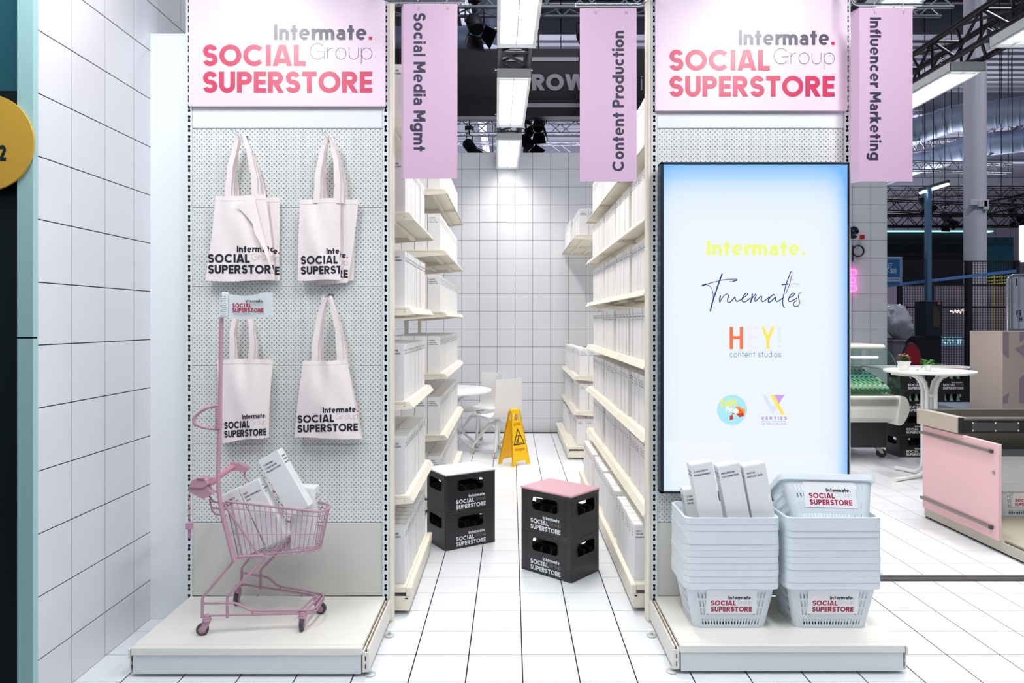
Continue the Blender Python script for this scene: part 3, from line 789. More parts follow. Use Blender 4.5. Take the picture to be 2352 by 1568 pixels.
k = cr.elements.new(.22); k.color = lin((222, 238, 255))+(1,); k = cr.elements.new(.5); k.color = lin((178, 217, 255))+(1,)
nt.links.new(rmp.outputs[0], bs.inputs['Emission Color']); bs.inputs['Emission Strength'].default_value = .91
b = MB(); b.face([(TX0+e*.9, Y+.004, TZ0+e*.7), (TX1-e*.5, Y+.004, TZ0+e*.7), (TX1-e*.5, Y+.004, TZ1-e*.6), (TX0+e*.9, Y+.004, TZ1-e*.6)])
b.build('screen', ms, tv)
SY = Y+.0034; S1 = SY/F
def spx(px, py): return (PX(px, SY), SY, PZ(py, SY))
def sfn(px, py): return plane(spx(px, py), (1, 0, 0), (0, 0, 1))
def onscreen(name, quads_list, mats):
    b = MB()
    for q, fn, k in quads_list: b.polys(q, fn, k)
    b.build(name, mats, tv)
ARC[0] = 18
qI, _ = text('Intermate.', 34*S1, .235, 226*S1, .11)
onscreen('yellow_logo', [(qI, sfn(1623, 586), 0)], [emis('screen_yellow', (238, 250, 128))])
# brush script traced as strokes (own units: the crop's pixels, 7.84 to one photo pixel)
def cr_curve(pts, n=6):
    o = []; P = [pts[0]]+pts+[pts[-1]]
    for i in range(1, len(P)-2):
        for k in range(n):
            t = k/n; p0, p1, p2, p3 = P[i-1], P[i], P[i+1], P[i+2]
            o.append(tuple(.5*((2*p1[a])+(-p0[a]+p2[a])*t+(2*p0[a]-5*p1[a]+4*p2[a]-p3[a])*t*t+(-p0[a]+3*p1[a]-3*p2[a]+p3[a])*t**3) for a in (0, 1)))
    return o+[pts[-1]]
SCRIPT = [(26, [(462, 690), (400, 860), (340, 1040), (285, 1210), (245, 1370)]), (30, [(95, 910), (180, 880)]), (13, [(170, 884), (300, 848), (480, 805), (640, 790), (720, 795)]),
  (20, [(722, 785), (718, 812), (650, 830)]), (9, [(660, 830), (585, 840)]), (11, [(185, 895), (235, 915), (275, 970), (298, 1060), (296, 1150), (285, 1230)]),
  (24, [(430, 1085), (415, 1160), (418, 1210)]), (15, [(420, 1205), (460, 1130), (510, 1075), (560, 1055)]),
  (20, [(585, 1070), (560, 1140), (560, 1200), (590, 1215), (640, 1170), (690, 1110)]), (17, [(690, 1110), (700, 1160), (725, 1190), (770, 1175), (850, 1120), (915, 1070), (912, 1045), (880, 1050), (835, 1110), (815, 1165), (840, 1200), (890, 1190), (970, 1130)]),
  (22, [(1005, 1050), (995, 1120), (970, 1215)]), (18, [(975, 1200), (1010, 1120), (1060, 1065), (1070, 1085), (1045, 1150), (1060, 1190), (1100, 1150), (1160, 1100), (1172, 1120), (1165, 1165), (1190, 1195), (1240, 1170), (1310, 1110)]),
  (20, [(1410, 1085), (1380, 1070), (1330, 1110), (1290, 1170), (1300, 1210), (1350, 1180), (1425, 1110)]), (18, [(1428, 1110), (1420, 1160), (1440, 1195), (1480, 1180), (1560, 1125)]),
  (17, [(1700, 650), (1660, 750), (1600, 930), (1565, 1090), (1550, 1190), (1560, 1270), (1585, 1305)]), (11, [(1700, 650), (1718, 680), (1700, 780), (1660, 920), (1600, 1060)]),
  (24, [(1530, 890), (1640, 880)]), (10, [(1640, 880), (1760, 876), (1855, 882)]),
  (18, [(1660, 1130), (1740, 1090), (1760, 1050), (1740, 1040), (1690, 1080), (1655, 1150), (1665, 1190), (1710, 1185), (1810, 1130)]),
  (15, [(1885, 1035), (1850, 1050), (1832, 1110), (1850, 1180), (1845, 1250), (1800, 1280), (1750, 1265), (1750, 1220), (1805, 1170)])]
qs = []
for wd, p in SCRIPT:
    c = cr_curve(p) if len(p) > 2 else p
    qs += stroke_quads([(x/7.84, -y/7.84) for x, y in c], wd/7.84, False)
onscreen('brush_script', [([tuple((u*S1, v*S1) for u, v in q) for q in qs], sfn(1600, 540), 0)], [emis('screen_navy', (4, 62, 116))])
def rect(x0, y0, x1, y1): return [((x0, -y1), (x1, -y1), (x1, -y0), (x0, -y0))]
def crop2(qs): return [tuple((u/6.272*S1, v/6.272*S1) for u, v in q) for q in qs]
f2 = sfn(1620, 740)
H = rect(350, 66, 400, 386)+rect(495, 66, 545, 386)+rect(400, 197, 495, 243)
E = rect(615, 66, 664, 386)+rect(664, 66, 765, 110)+rect(664, 200, 765, 243)+rect(664, 340, 765, 386)
Yq = [((805, -66), (848, -66), (925, -245), (880, -255)), ((1000, -66), (955, -66), (880, -245), (925, -255))]+rect(880, 230, 925, 378)
X1 = rect(1045, 66, 1092, 300)+rect(1045, 328, 1092, 380)
qc, _ = text('content studios', 13*S1, .10, 118*S1, .2)
onscreen('colour_logo', [(crop2(H), f2, 0), (crop2(E), f2, 1), (crop2(Yq), f2, 2), (crop2(X1), f2, 3), (qc, sfn(1676, 820), 4)],
         [emis('screen_orange', (255, 112, 62)), emis('screen_lilac', (240, 234, 250)), emis('screen_sun', (255, 230, 92)), emis('screen_ice', (218, 242, 252)), emis('screen_blue', (62, 138, 184))])
disc = [tuple((386+216*math.cos(a), -1262+216*math.sin(a)) for a in (2*PI*i/48, 2*PI*(i+1)/48))+((386, -1262), (386, -1262.01)) for i in range(48)]
crust = [((370, -1340), (555, -1290), (555, -1350), (352, -1412)), ((352, -1350), (370, -1340), (352, -1412), (350, -1412))]
top = [((368, -1345), (555, -1292), (540, -1268), (440, -1215)), ((440, -1215), (540, -1268), (575, -1255), (480, -1205)), ((540, -1268), (575, -1255), (565, -1350), (555, -1350))]
fill = [((380, -1330), (545, -1285), (520, -1262), (440, -1225))]
cream = [tuple((440+42*math.cos(a), -1278+38*math.sin(a)) for a in (2*PI*i/16, 2*PI*(i+1)/16))+((440, -1278), (440, -1278.01)) for i in range(16)]
q1, _ = text('Daily', 110, .2, 240, .06); q1 = [tuple((220+u*math.cos(.16)-v*math.sin(.16)*.2, -1225+v+u*math.sin(.16)*.9) for u, v in q) for q in q1]
q2, _ = text('Pie', 88, .2, 105, .1); q2 = [tuple((292+u, -1300+v+u*.1) for u, v in q) for q in q2]
def lift(px, py, d): return plane((PX(px, SY), SY-d, PZ(py, SY)), (1, 0, 0), (0, 0, 1))
onscreen('round_pie_logo', [(crop2(disc), f2, 0), (crop2(top), lift(1620, 740, .0003), 1), (crop2(crust), lift(1620, 740, .0003), 2), (crop2(fill), lift(1620, 740, .0005), 3), (crop2(cream), lift(1620, 740, .0007), 4), (crop2(q1), lift(1620, 740, .0009), 5), (crop2(q2), lift(1620, 740, .001), 4)],
         [emis('screen_aqua', (168, 234, 252)), emis('screen_amber', (252, 164, 44)), emis('screen_brick', (214, 46, 34)), emis('screen_rust', (240, 96, 34)), emis('screen_cream', (255, 252, 250)), emis('screen_lemon', (246, 238, 90))])
v1 = [((810, -1045), (872, -1045), (1005, -1270), (975, -1330)), ((975, -1330), (945, -1275), (1000, -1185), (1030, -1230))]
v2 = [((935, -1045), (992, -1045), (1146, -1328), (1090, -1328))]
v3 = [((992, -1045), (1140, -1045), (1062, -1172), (1062, -1172.1))]
qa, _ = text('VERTIES', 7*S1, .2, 59*S1, .42); qb, _ = text('VERTICAL VIDEO AWARD', 4*S1, .18, 58*S1, .2); qd, _ = text('FOR TIKTOK CREATORS', 3.6*S1, .18, 58*S1, .2)
onscreen('slanted_letter_logo', [(crop2(v1), f2, 0), (crop2(v3), lift(1620, 740, .0002), 1), (crop2(v2), lift(1620, 740, .0004), 2), (qa, sfn(1748, 963.5), 3), (qb, sfn(1748, 969.5), 4), (qd, sfn(1748, 975), 3)],
         [emis('screen_sky', (216, 230, 250)), emis('screen_violet', (210, 160, 250)), MATS['screen_sun'], emis('screen_purple', (178, 118, 214)), emis('screen_teal', (160, 202, 222))])
ARC[0] = 10

# ------------------------------------------------------------------ tote bags on hooks
M_CLOTH = mat('blush_cotton', (250, 237, 235), .85, noise=.03, nscale=40, bump=.15, spec=.2)
LOGO_BAG = [M_INK, M_INK, mat('grey_ink', (92, 90, 104), .6), MATS['signal_red']]
def sub(quads, mx):
    o = []
    for q in quads:
        a = math.dist(q[0], q[3]); b_ = math.dist(q[0], q[1]); n = max(1, int(a/mx+.99)); m = max(1, int(b_/mx+.99))
        L = lambda p, r, t: (p[0]+(r[0]-p[0])*t, p[1]+(r[1]-p[1])*t)
        for i in range(n):
            for j in range(m):
                g = lambda s, t: L(L(q[0], q[3], s), L(q[1], q[2], s), t)
                o.append((g(i/n, j/m), g(i/n, (j+1)/m), g((i+1)/n, (j+1)/m), g((i+1)/n, j/m)))
    return o
def ribbon(b, pts, wpx, Ys, th=.0016):
    """flat strap along pixel points; widths in pixels"""
    n = len(pts); A = []; B = []
    for i in range(n):
        a = pts[max(i-1, 0)]; c = pts[min(i+1, n-1)]; d = math.hypot(c[0]-a[0], c[1]-a[1]) or 1
        nx, ny = -(c[1]-a[1])/d, (c[0]-a[0])/d; w_ = wpx[i]/2
        A.append((pts[i][0]+nx*w_, pts[i][1]+ny*w_, Ys[i]+.004*math.sin(i*1.3))); B.append((pts[i][0]-nx*w_, pts[i][1]-ny*w_, Ys[i]-.004*math.sin(i*1.1)))
    k = len(b.v)
    for (x, y, Y), (x2, y2, Y2) in zip(A, B):
        for q, yy, YY in ((x, y, Y), (x2, y2, Y2)):
            b.v.append(tuple(P3(q, yy, YY))); p = P3(q, yy, YY); b.v.append((p[0], p[1]+th, p[2]))
    for i in range(n-1):
        a = k+i*4; c = a+4
        for f in ((a, a+2, c+2, c), (a+1, c+1, c+3, a+3), (a, c, c+1, a+1), (a+2, a+3, c+3, c+2)): b.f.append(f); b.m.append(0)
def bag(label, TL, TR, BR, BL, Y, apex, att, lg, seed, bulge=.02, back=None, aw=5, hookY=3.6, sw=15):
    r = random.Random(seed); ph = [r.random()*6 for _ in range(6)]
    def px(u, v):
        l = (BL[0]+(TL[0]-BL[0])*v, BL[1]+(TL[1]-BL[1])*v); rt = (BR[0]+(TR[0]-BR[0])*v, BR[1]+(TR[1]-BR[1])*v)
        x = l[0]+(rt[0]-l[0])*u; y = l[1]+(rt[1]-l[1])*u
        return x+1.2*math.sin(v*5+ph[0]), y+1.6*math.sin(u*6+ph[1])*(1-v*.3)
    def wr(u, v):
        s = math.sin(PI*min(1, max(0, u)))
        o = bulge*s*(.45+.55*math.sin(PI*(.1+.75*v)))
        o += .0075*s*math.sin(9*u+5*v+ph[2])*v+.007*s*math.sin(15*(u-.5)*(.4+v)+ph[3])*v+.004*math.sin(7*v+11*u+ph[4])*s
        return o
    def front(u, v): x, y = px(u, v); return P3(x, y, Y-wr(u, v))
    def rear(u, v): x, y = px(u, v); return P3(x, y, Y+.006*math.sin(PI*u)*v)
    t = thing('tote_bag', label, 'bag', tuple(P3(*apex, hookY)), 0, None)
    b = MB(); b.grid(front, 26, 28); b.grid(rear, 8, 8)
    b.build('body', M_CLOTH, t, 60)
    b = MB(); nu = 26
    for i in range(nu):
        u0, u1 = i/nu, (i+1)/nu
        for v0, v1, d in ((.945, 1.0, .0012),):
            p = [front(u0, v0), front(u1, v0), front(u1, v1), front(u0, v1)]; b.face([(q[0], q[1]-d, q[2]) for q in p])
            p = [front(u0, v0), front(u1, v0)]; b.face([(p[0][0], p[0][1]-d, p[0][2]), tuple(p[0]), tuple(p[1]), (p[1][0], p[1][1]-d, p[1][2])])
    b.build('hem', M_CLOTH, t, 60)
    for k, (off, dY) in enumerate(((0, 0), (9, .012))):
        b = MB()
        for sd, a in ((-1, att[0]), (1, att[1])):
            ax = a+off*(1 if sd > 0 else .8); tx, ty = apex; ty += k*3; tx += sd*aw
            n = 9; pts = []; ws = []; Ys = []
            for i in range(n):
                f = i/(n-1); pts.append((ax+(tx-ax)*f+sd*7*math.sin(PI*f)+1.0*math.sin(i*2.1+seed), TL[1]+8+(ty-TL[1]-8)*f)); ws.append(sw-sw*.35*f); Ys.append(Y-.010-.006*math.sin(PI*f)+dY+(hookY-Y+.0)*f*f)
            ribbon(b, pts, ws, Ys)
        b.build('strap', M_CLOTH, t, 60)
    if lg:
        x0, base, W, sy, c0, c1 = lg[:6]
        b = MB(); ARC[0] = 12; k0 = Y/F
        def fn(u, v):
            X = x0+u; yy = base-v+(0 if len(lg) < 7 else lg[6]*u)
            vv = (BL[1]-yy)/(BL[1]-TL[1]); l = BL[0]+(TL[0]-BL[0])*vv; rt = BR[0]+(TR[0]-BR[0])*vv; uu = (X-l)/(rt-l)
            p = P3(X, yy, Y-wr(uu, vv)); return (p[0], p[1]-.0015, p[2])
        for q, k in logo(W):
            q = [tuple((u, v*sy) for u, v in qq) for qq in q]
            q = [qq for qq in sub(q, 7) if c0 <= x0+sum(p[0] for p in qq)/4 <= c1]
            b.polys(q, fn, k)
        ARC[0] = 10; b.build('printed_logo', LOGO_BAG, t)
    return t, front
def hook(label, px, py):
    p = P3(px, py, 3.60); b = MB()
    for dx in (-.008, .008):
        b.tube([(p[0]+dx, 3.668, p[2]+.004), (p[0]+dx, 3.55, p[2]-.004), (p[0]+dx, 3.52, p[2]-.002), (p[0]+dx, 3.505, p[2]+.012)], .0024, 6)
    b.box((p[0]-.016, 3.66, p[2]-.012), (p[0]+.016, 3.668, p[2]+.016), c=.001)
    o = b.build('peg_hook', M_CHROME, None, 40, loc=(p[0], 3.668, p[2])); setp(o, label, 'hook', 'peg hooks under the bag straps')
hook('chrome peg hook holding the upper left bags', 553, 312); hook('chrome peg hook holding the upper right bags', 754, 313)
hook('chrome peg hook behind the small white flag', 555, 693); hook('chrome peg hook holding the lower right bags', 753, 681)
# upper left
bag('blush tote bag behind, peeking out at the right of the upper left bag', (514, 452), (641, 454), (643, 646), (486, 640), 3.645, (554, 312), (536, 596), (502, 631, 140, 1.1, 625, 650), 5, .008)
t, fr = bag('blush tote bag with a folded-over corner, upper left hook', (497, 450), (612, 448), (631, 644), (472, 645), 3.615, (553, 309), (524, 586), (478, 628, 158, 1.0, 470, 628), 2, .028)
b = MB(); P = [(542, 472), (583, 452), (631, 641), (600, 548)]
def flap(u, v):
    a = [P[0][i]+(P[3][i]-P[0][i])*v for i in (0, 1)]; c = [P[1][i]+(P[2][i]-P[1][i])*v for i in (0, 1)]
    if v > .6: a = [a[i]+(c[i]-a[i])*((v-.6)/.4)**1.2*.97 for i in (0, 1)]; a[1] = a[1]+(c[1]-a[1])*.3
    return P3(a[0]+(c[0]-a[0])*u+6*math.sin(PI*v)*(1-u), a[1]+(c[1]-a[1])*u, 3.572+.01*u*u+.006*math.sin(3*v))
b.grid(flap, 8, 16); b.grid(lambda u, v: flap(u, v)+Vector((0, .002+.012*u, 0)), 8, 16); b.build('folded_corner', M_CLOTH, t, 60)
# upper right
bag('blush tote bag at the very back of the upper right hook', (735, 458), (818, 462), (811, 645), (727, 655), 3.652, (755, 316), (742, 785), None, 8, .006)
bag('blush tote bag behind, showing its right half beside the upper right bag', (724, 456), (824, 459), (800, 651), (712, 648), 3.635, (756, 314), (738, 782), (661, 631, 138, 1.05, 779, 815, .05), 6, .010)
bag('blush tote bag in front on the upper right hook, folded narrow', (690, 458), (783, 455), (781, 643), (682, 643), 3.61, (754, 311), (728, 773), (691, 630, 140, 1.05, 660, 782, -.02), 4, .026)
# lower left (behind the cart's flag)
bag('blush tote bag behind on the lower left hook', (500, 828), (623, 826), (617, 1001), (508, 1010), 3.64, (556, 694), (536, 580), None, 13, .008, sw=13)
bag('blush tote bag hanging behind the flag pole, lower left hook', (497, 826), (625, 824), (617, 1003), (512, 1017), 3.612, (555, 692), (535, 576), (515, 1005, 97, 1.32, 513, 640, -.06), 9, .018, sw=13, aw=10)
# lower right
bag('blush tote bag behind on the lower right hook', (700, 836), (800, 832), (834, 1009), (684, 1004), 3.64, (754, 682), (732, 786), None, 15, .010)
bag('blush tote bag flaring out wide, lower right hook', (694, 830), (796, 825), (831, 1008), (677, 1005), 3.608, (752, 680), (722, 780), (683, 993, 139, 1.0, 600, 850, -.03), 12, .032)

# ------------------------------------------------------------------ little shopping cart
M_ROSE = mat('dusty_rose_coat', (188, 148, 164), .38, noise=.05, nscale=12)
M_ROSE2 = mat('dusty_rose_plastic', (196, 152, 167), .45)
def Yn(X): return 3.213+(X+1.427)*.1388
def Yf(X): return 3.597-(X+1.397)*.29
def cn(px, py):
    k = (px-HX)/F; X = k*(3.213+.1388*1.427)/(1-.1388*k); y = Yn(X); return Vector((X, y, PZ(py, y)))
def cf(p): return Vector((p[0]+.03, Yf(p[0]), p[2]))
cart = thing('shopping_cart', 'small dusty pink shopping cart with flag pole on the left deck', 'cart', (-1.2, 3.4, .133))
def tubes(name, paths, r, m=M_ROSE, parent=cart, n=8, **kw):
    b = MB()
    for p in paths: b.tube(p, r, n)
    return b.build(name, m, parent, 60, **kw)
def both(pts): p = [cn(*q) for q in pts]; return [p, [cf(q) for q in p]]
for p in both([(549, 1278), (540, 1284), (470, 1366), (465, 1374), (464, 1418)]): tubes('rear_leg', [p], .0065)
for p in both([(549, 1278), (602, 1275), (612, 1279), (606, 1286), (527, 1364), (522, 1373), (522, 1418)]): tubes('front_leg', [p], .0065)
def urail(near, rx):
    p = [cn(*q) for q in near]; q = [cf(a) for a in p][::-1]; e, f = p[-1], q[0]; z = e[2]
    return p+[e+Vector((.022, .006, 0)), e+Vector((.034, .03, 0)), f+Vector((.004, -.03, 0)), f+Vector((-.008, -.006, 0))]+q
tubes('upper_rail', [urail([(464, 1385), (538, 1384), (548, 1387), (571, 1400), (584, 1402), (705, 1401)], 0)], .0055)
tubes('lower_rail', [urail([(478, 1413), (520, 1412), (705, 1408)], 0)], .0055)
for q in ([cn(464, 1417), cn(478, 1413)], [cf(cn(464, 1417)), cf(cn(478, 1413))], [cn(580, 1402), cn(580, 1411)], [cf(cn(580, 1402)), cf(cn(580, 1411))],
               [cn(690, 1405)+Vector((-.01, 0, 0)), cf(cn(690, 1405))+Vector((-.01, 0, 0))], [cn(700, 1405)+Vector((-.005, 0, 0)), cf(cn(700, 1405))+Vector((-.005, 0, 0))]): tubes('stay', [q], .005)
def caster(p, ang, r=.0275):
    b = MB(); z0 = .133; top = p[2]
    T_ = Matrix.Translation((p[0], p[1], 0))
    b.lathe([(.010, top+.008), (.013, top+.004), (.013, top-.004), (.017, top-.006), (.017, top-.014), (.021, top-.016), (.021, top-.022)][::-1], 14, 0, T_)
    R_ = T_ @ Matrix.Rotation(ang, 4, 'Z')
    zc = z0+r; off = .018
    for s in (-1, 1):
        y = s*.012
        b.prism([(-.016, top-.02), (.016, top-.02), (off+.010, zc-.004), (off-.010, zc-.010), (-.012, zc+.02)], lambda u, v, d: R_ @ Vector((u, d, v)), y-.002, y+.002)
    b.prism([(-.017, top-.018), (.017, top-.018), (.020, top-.026), (-.017, top-.026)], lambda u, v, d: R_ @ Vector((u, d, v)), -.014, .014)
    c = b.build('caster', M_ROSE, cart, 40)
    b = MB(); b.lathe([(.007, -.010), (.020, -.010), (r-.002, -.009), (r, -.006), (r, .006), (r-.002, .009), (.020, .010), (.007, .010)], 22, 0, R_ @ Matrix.Translation((off, 0, zc)) @ Matrix.Rotation(PI/2, 4, 'X'))
    b.lathe([(.017, -.0106), (.017, .0106)], 16, 1, R_ @ Matrix.Translation((off, 0, zc)) @ Matrix.Rotation(PI/2, 4, 'X'))
    b.lathe([(.006, -.0155), (.006, .0155)], 8, 1, R_ @ Matrix.Translation((off, 0, zc)) @ Matrix.Rotation(PI/2, 4, 'X'))
    b.build('wheel', [M_RUBBER, M_ROSE], c, 40)
p = cn(475, 1414); caster(p, PI+.25); caster(Vector((-1.395, 3.575, p[2])), -1.5)
p = cn(695, 1407); caster(p, -1.45); caster(Vector((-.955, 3.452, p[2])), -.2)
# wire basket: s along the cart, d across, h from floor to rim
XT = lambda s: -1.318+.413*s; XBm = lambda s: -1.268+.325*s
ZT = lambda s: .737-.065*s; ZB = lambda s: .472+.018*s
def wk(s, d, h):
    X = XBm(s)+(XT(s)-XBm(s))*h; z = ZB(s)+(ZT(s)-ZB(s))*h
    bow = .028*(1-abs(2*d-1)**3)*s*s
    i = .014+.012*(1-h); y = Yn(X)+i+(Yf(X)-Yn(X)-2*i)*d
    return Vector((X+bow, y, z))
b = MB(); rw = .0019
rim = [wk(s/10, 0, 1) for s in range(10)]+[wk(.97, .0, 1)+Vector((.006, .003, 0)), wk(1, .07, 1)]+[wk(1, d/8, 1) for d in range(1, 8)]+[wk(1, .93, 1), wk(.97, 1, 1)]+[wk(1-s/10, 1, 1) for s in range(1, 11)]
b.tube(rim, .0058, 8); b.tube([wk(0, 0, 1), wk(0, .5, 1), wk(0, 1, 1)], .004, 8)
for h in (.88, .42, .02):
    b.tube([wk(s/8, 0, h) for s in range(9)]+[wk(1, d/8, h) for d in range(1, 8)]+[wk(1-s/8, 1, h) for s in range(9)], rw*1.25, 6)
for i in range(17):
    s = i/17; 
    for d in (0, 1): b.tube([wk(s, d, 1), wk(s, d, 0)], rw, 5)
for i in range(9): d = i/8; b.tube([wk(1, d, 1), wk(1, d, 0)], rw, 5); b.tube([wk(0, d, 1), wk(0, d, 0)], rw, 5)
for h in (.2, .45, .7): b.tube([wk(0, 0, h), wk(0, 1, h)], rw, 5)
for i in range(18): s = i/17; b.tube([wk(s, 0, 0), wk(s, .5, 0)+Vector((0, 0, -.006)), wk(s, 1, 0)], rw, 5)
for i in range(8):
    d = i/7; b.tube([wk(s/17, d, 0)+Vector((0, 0, -.006-.006*(s % 2))) for s in range(18)], rw, 5)
b.build('wire_basket', M_ROSE, cart, 60)
tubes('brace_bar', both([(512, 1154), (597, 1277)]), .0055)
b = MB(); b.tube([cn(549, 1278), cn(602, 1275)], .007, 8); b.build('basket_bearer', M_ROSE, cart, 60)
# mast, flag
pth = [(513, 728), (511, 850), (509, 960), (506, 1060), (506, 1110), (510, 1150), (519, 1195), (531, 1240), (542, 1284)]
b = MB(); q = [cn(*p)+Vector((0, -.02, 0)) for p in cr_curve(pth, 5)]
b.tube(q, [.0115+.003*max(0, (i-18)/22) for i in range(len(q))], 12, flat=.75); b.build('mast', M_ROSE2, cart, 50)
b = MB(); y = 3.185
def flg(u, v, d): return P3(526+100*u, 730-54*v+5.5*math.sin(u*6.0-.5)*(.4+.6*u), y+d+.004*math.sin(5*u))
n = 24
for i in range(n):
    a, c = i/n, (i+1)/n
    A = [flg(a, 0, 0), flg(c, 0, 0), flg(c, 1, 0), flg(a, 1, 0)]; B = [flg(a, 0, .005), flg(c, 0, .005), flg(c, 1, .005), flg(a, 1, .005)]
    b.face(A); b.face(B[::-1]); b.face([A[3], A[2], B[2], B[3]]); b.face([A[1], A[0], B[0], B[1]])
    if i == n-1: b.face([A[2], A[1], B[1], B[2]])
fo = b.build('flag', mat('flag_white', (232, 240, 242), .4), cart, 40)
b = MB(); b.box(P3(508, 727, y-.008), P3(527, 671, y+.014), c=.004)
for k in range(9): b.box(P3(509, 678+k*5, y-.0095), P3(520, 680+k*5, y-.007))
b.build('sleeve', mat('flag_white', (232, 240, 242), .4), fo)
b = MB(); S2 = y/F
put(b, logo(72*S2), plane((PX(534, y-.003), y-.006, PZ(717, y)), (1, 0, 0), (0, 0, .999)))
LOGO_LAB = [mat('crimson_ink', (176, 18, 66), .5), M_INK, mat('grey_ink', (92, 90, 104), .6), MATS['signal_red']]
b.build('printed_logo', LOGO_LAB, fo)
# D handle on the mast
b = MB(); q = cr_curve([(512, 931), (495, 931), (470, 940), (453, 955), (450, 966), (457, 974), (480, 981), (512, 984)], 5)
b.tube([cn(*p)+Vector((0, -.02, 0)) for p in q], .0095, 10, flat=.8); b.tube([cn(507, 933)+Vector((0, -.022, 0)), cn(507, 982)+Vector((0, -.022, 0))], .0155, 12)
for k in range(9): b.tube([cn(503, 937+k*5)+Vector((0, -.037, 0)), cn(514, 936+k*5)+Vector((0, -.037, 0))], .0013, 5)
b.build('grab_handle', M_ROSE2, cart, 50)
# push handle, coin lock, chain
def blk(pts, y0, y1, name, m=M_ROSE2, c=0):
    b = MB(); b.prism([(cn(*p)[0], cn(*p)[2]) for p in pts], lambda u, v, d: (u, d, v), y0, y1); return b.build(name, m, cart)
hn = cn(470, 1118)[1]-.01
blk([(436, 1122), (439, 1112), (455, 1108), (478, 1114), (485, 1124), (496, 1130), (472, 1144), (442, 1130)], hn-.012, hn+.03, 'handle_bracket')
blk([(437, 1116), (446, 1100), (456, 1096), (480, 1100), (483, 1110), (470, 1118)], hn-.018, hn+.05, 'coin_lock')
b = MB(); b.box(P3(452, 1103, hn-.02), P3(470, 1098, hn-.017)); b.build('lock_plate', mat('lock_grey', (150, 128, 140), .4), cart)
b = MB(); a = cn(478, 1112); e = Vector((a[0]-.02, 3.57, a[2]+.012)); b.tube([a, e], .0135, 12); b.tube([a+Vector((-.002, .05, .002)), a+Vector((-.003, .065, .002))], .016, 12); b.build('push_bar', mat('rose_grip', (214, 150, 164), .45), cart, 50)
b = MB(); X0 = e[0]; b.prism([(X0-.02, e[2]-.015), (X0-.01, e[2]+.018), (X0+.03, e[2]+.016), (X0+.085, e[2]-.012), (X0+.06, e[2]-.03), (X0+.02, e[2]-.02)], lambda u, v, d: (u, d, v), 3.55, 3.585); b.build('handle_bracket', M_ROSE2, cart)
tubes('handle_stay', [[cn(485, 1141), cn(482, 1150), cn(487, 1172), cn(495, 1181), cn(520, 1184)], [cn(480, 1138), cn(490, 1152), cn(520, 1156)], [cn(488, 1166), cn(520, 1170)],
                      [Vector((X0+.05, 3.57, e[2]-.02)), Vector((X0+.055, 3.57, e[2]-.06)), Vector((X0+.09, 3.56, .745))]], .0042)
b = MB(); n = 11
for i in range(n):
    c = cn(438, 1131+i*6.9); a = []
    for j in range(10):
        t_ = 2*PI*j/10; dx, dz = .0042*math.cos(t_), .0085*math.sin(t_)
        a.append(c+(Vector((dx, -.012, dz)) if i % 2 else Vector((0, -.012+dx, dz))))
    b.tube(a, .0014, 5, closed=True)
b.build('chain', M_ROSE, cart, 60)
b = MB(); b.box(cn(431, 1213)+Vector((0, -.022, 0)), cn(445, 1197)+Vector((0, .0, 0)), c=.002)
y0 = cn(438, 1220)[1]-.012
b.prism([(cn(*p)[0], cn(*p)[2]) for p in ((434, 1212), (442, 1212), (442, 1235), (440, 1233), (439, 1235), (437, 1232), (435, 1235), (434, 1234))], lambda u, v, d: (u, d, v), y0, y0+.003)
b.build('lock_key', M_ROSE2, cart)
# boxes in the cart: leaning around the line of sight axis
def cart_box(title, top, bot, Y, label, tip=0):
    a = P3(*top, Y); c = P3(*bot, Y); d = a-c; ang = math.atan2(d[0], d[2])
    from mathutils import Euler
    R_ = Matrix.Rotation(ang, 4, 'Y') @ Matrix.Rotation(tip, 4, 'X')
    product_box(title, c, label, None, rot=R_.to_euler())
cart_box('COMMUNITY/MANAGEMENT', (534, 1140), (590, 1262), 3.33, 'white box lying lowest, leftmost in the pink cart', .0)
cart_box('UGC/PERFORMANCE/ADS', (576, 1107), (641, 1239), 3.33, 'white box with UGC wording leaning left in the pink cart')
cart_box('CONTENT/CAMPAIGN/PRODUCTION', (623, 1047), (693, 1170), 3.345, 'white box sticking out highest from the pink cart')
cart_box('SOCIAL/DISPLAY ADS', (706, 1098), (697, 1258), 3.43, 'white box standing upright at the front of the pink cart')
cart_box('SOCIAL/CASTING', (590, 1125), (640, 1245), 3.44, 'white box mostly hidden behind the others in the pink cart')

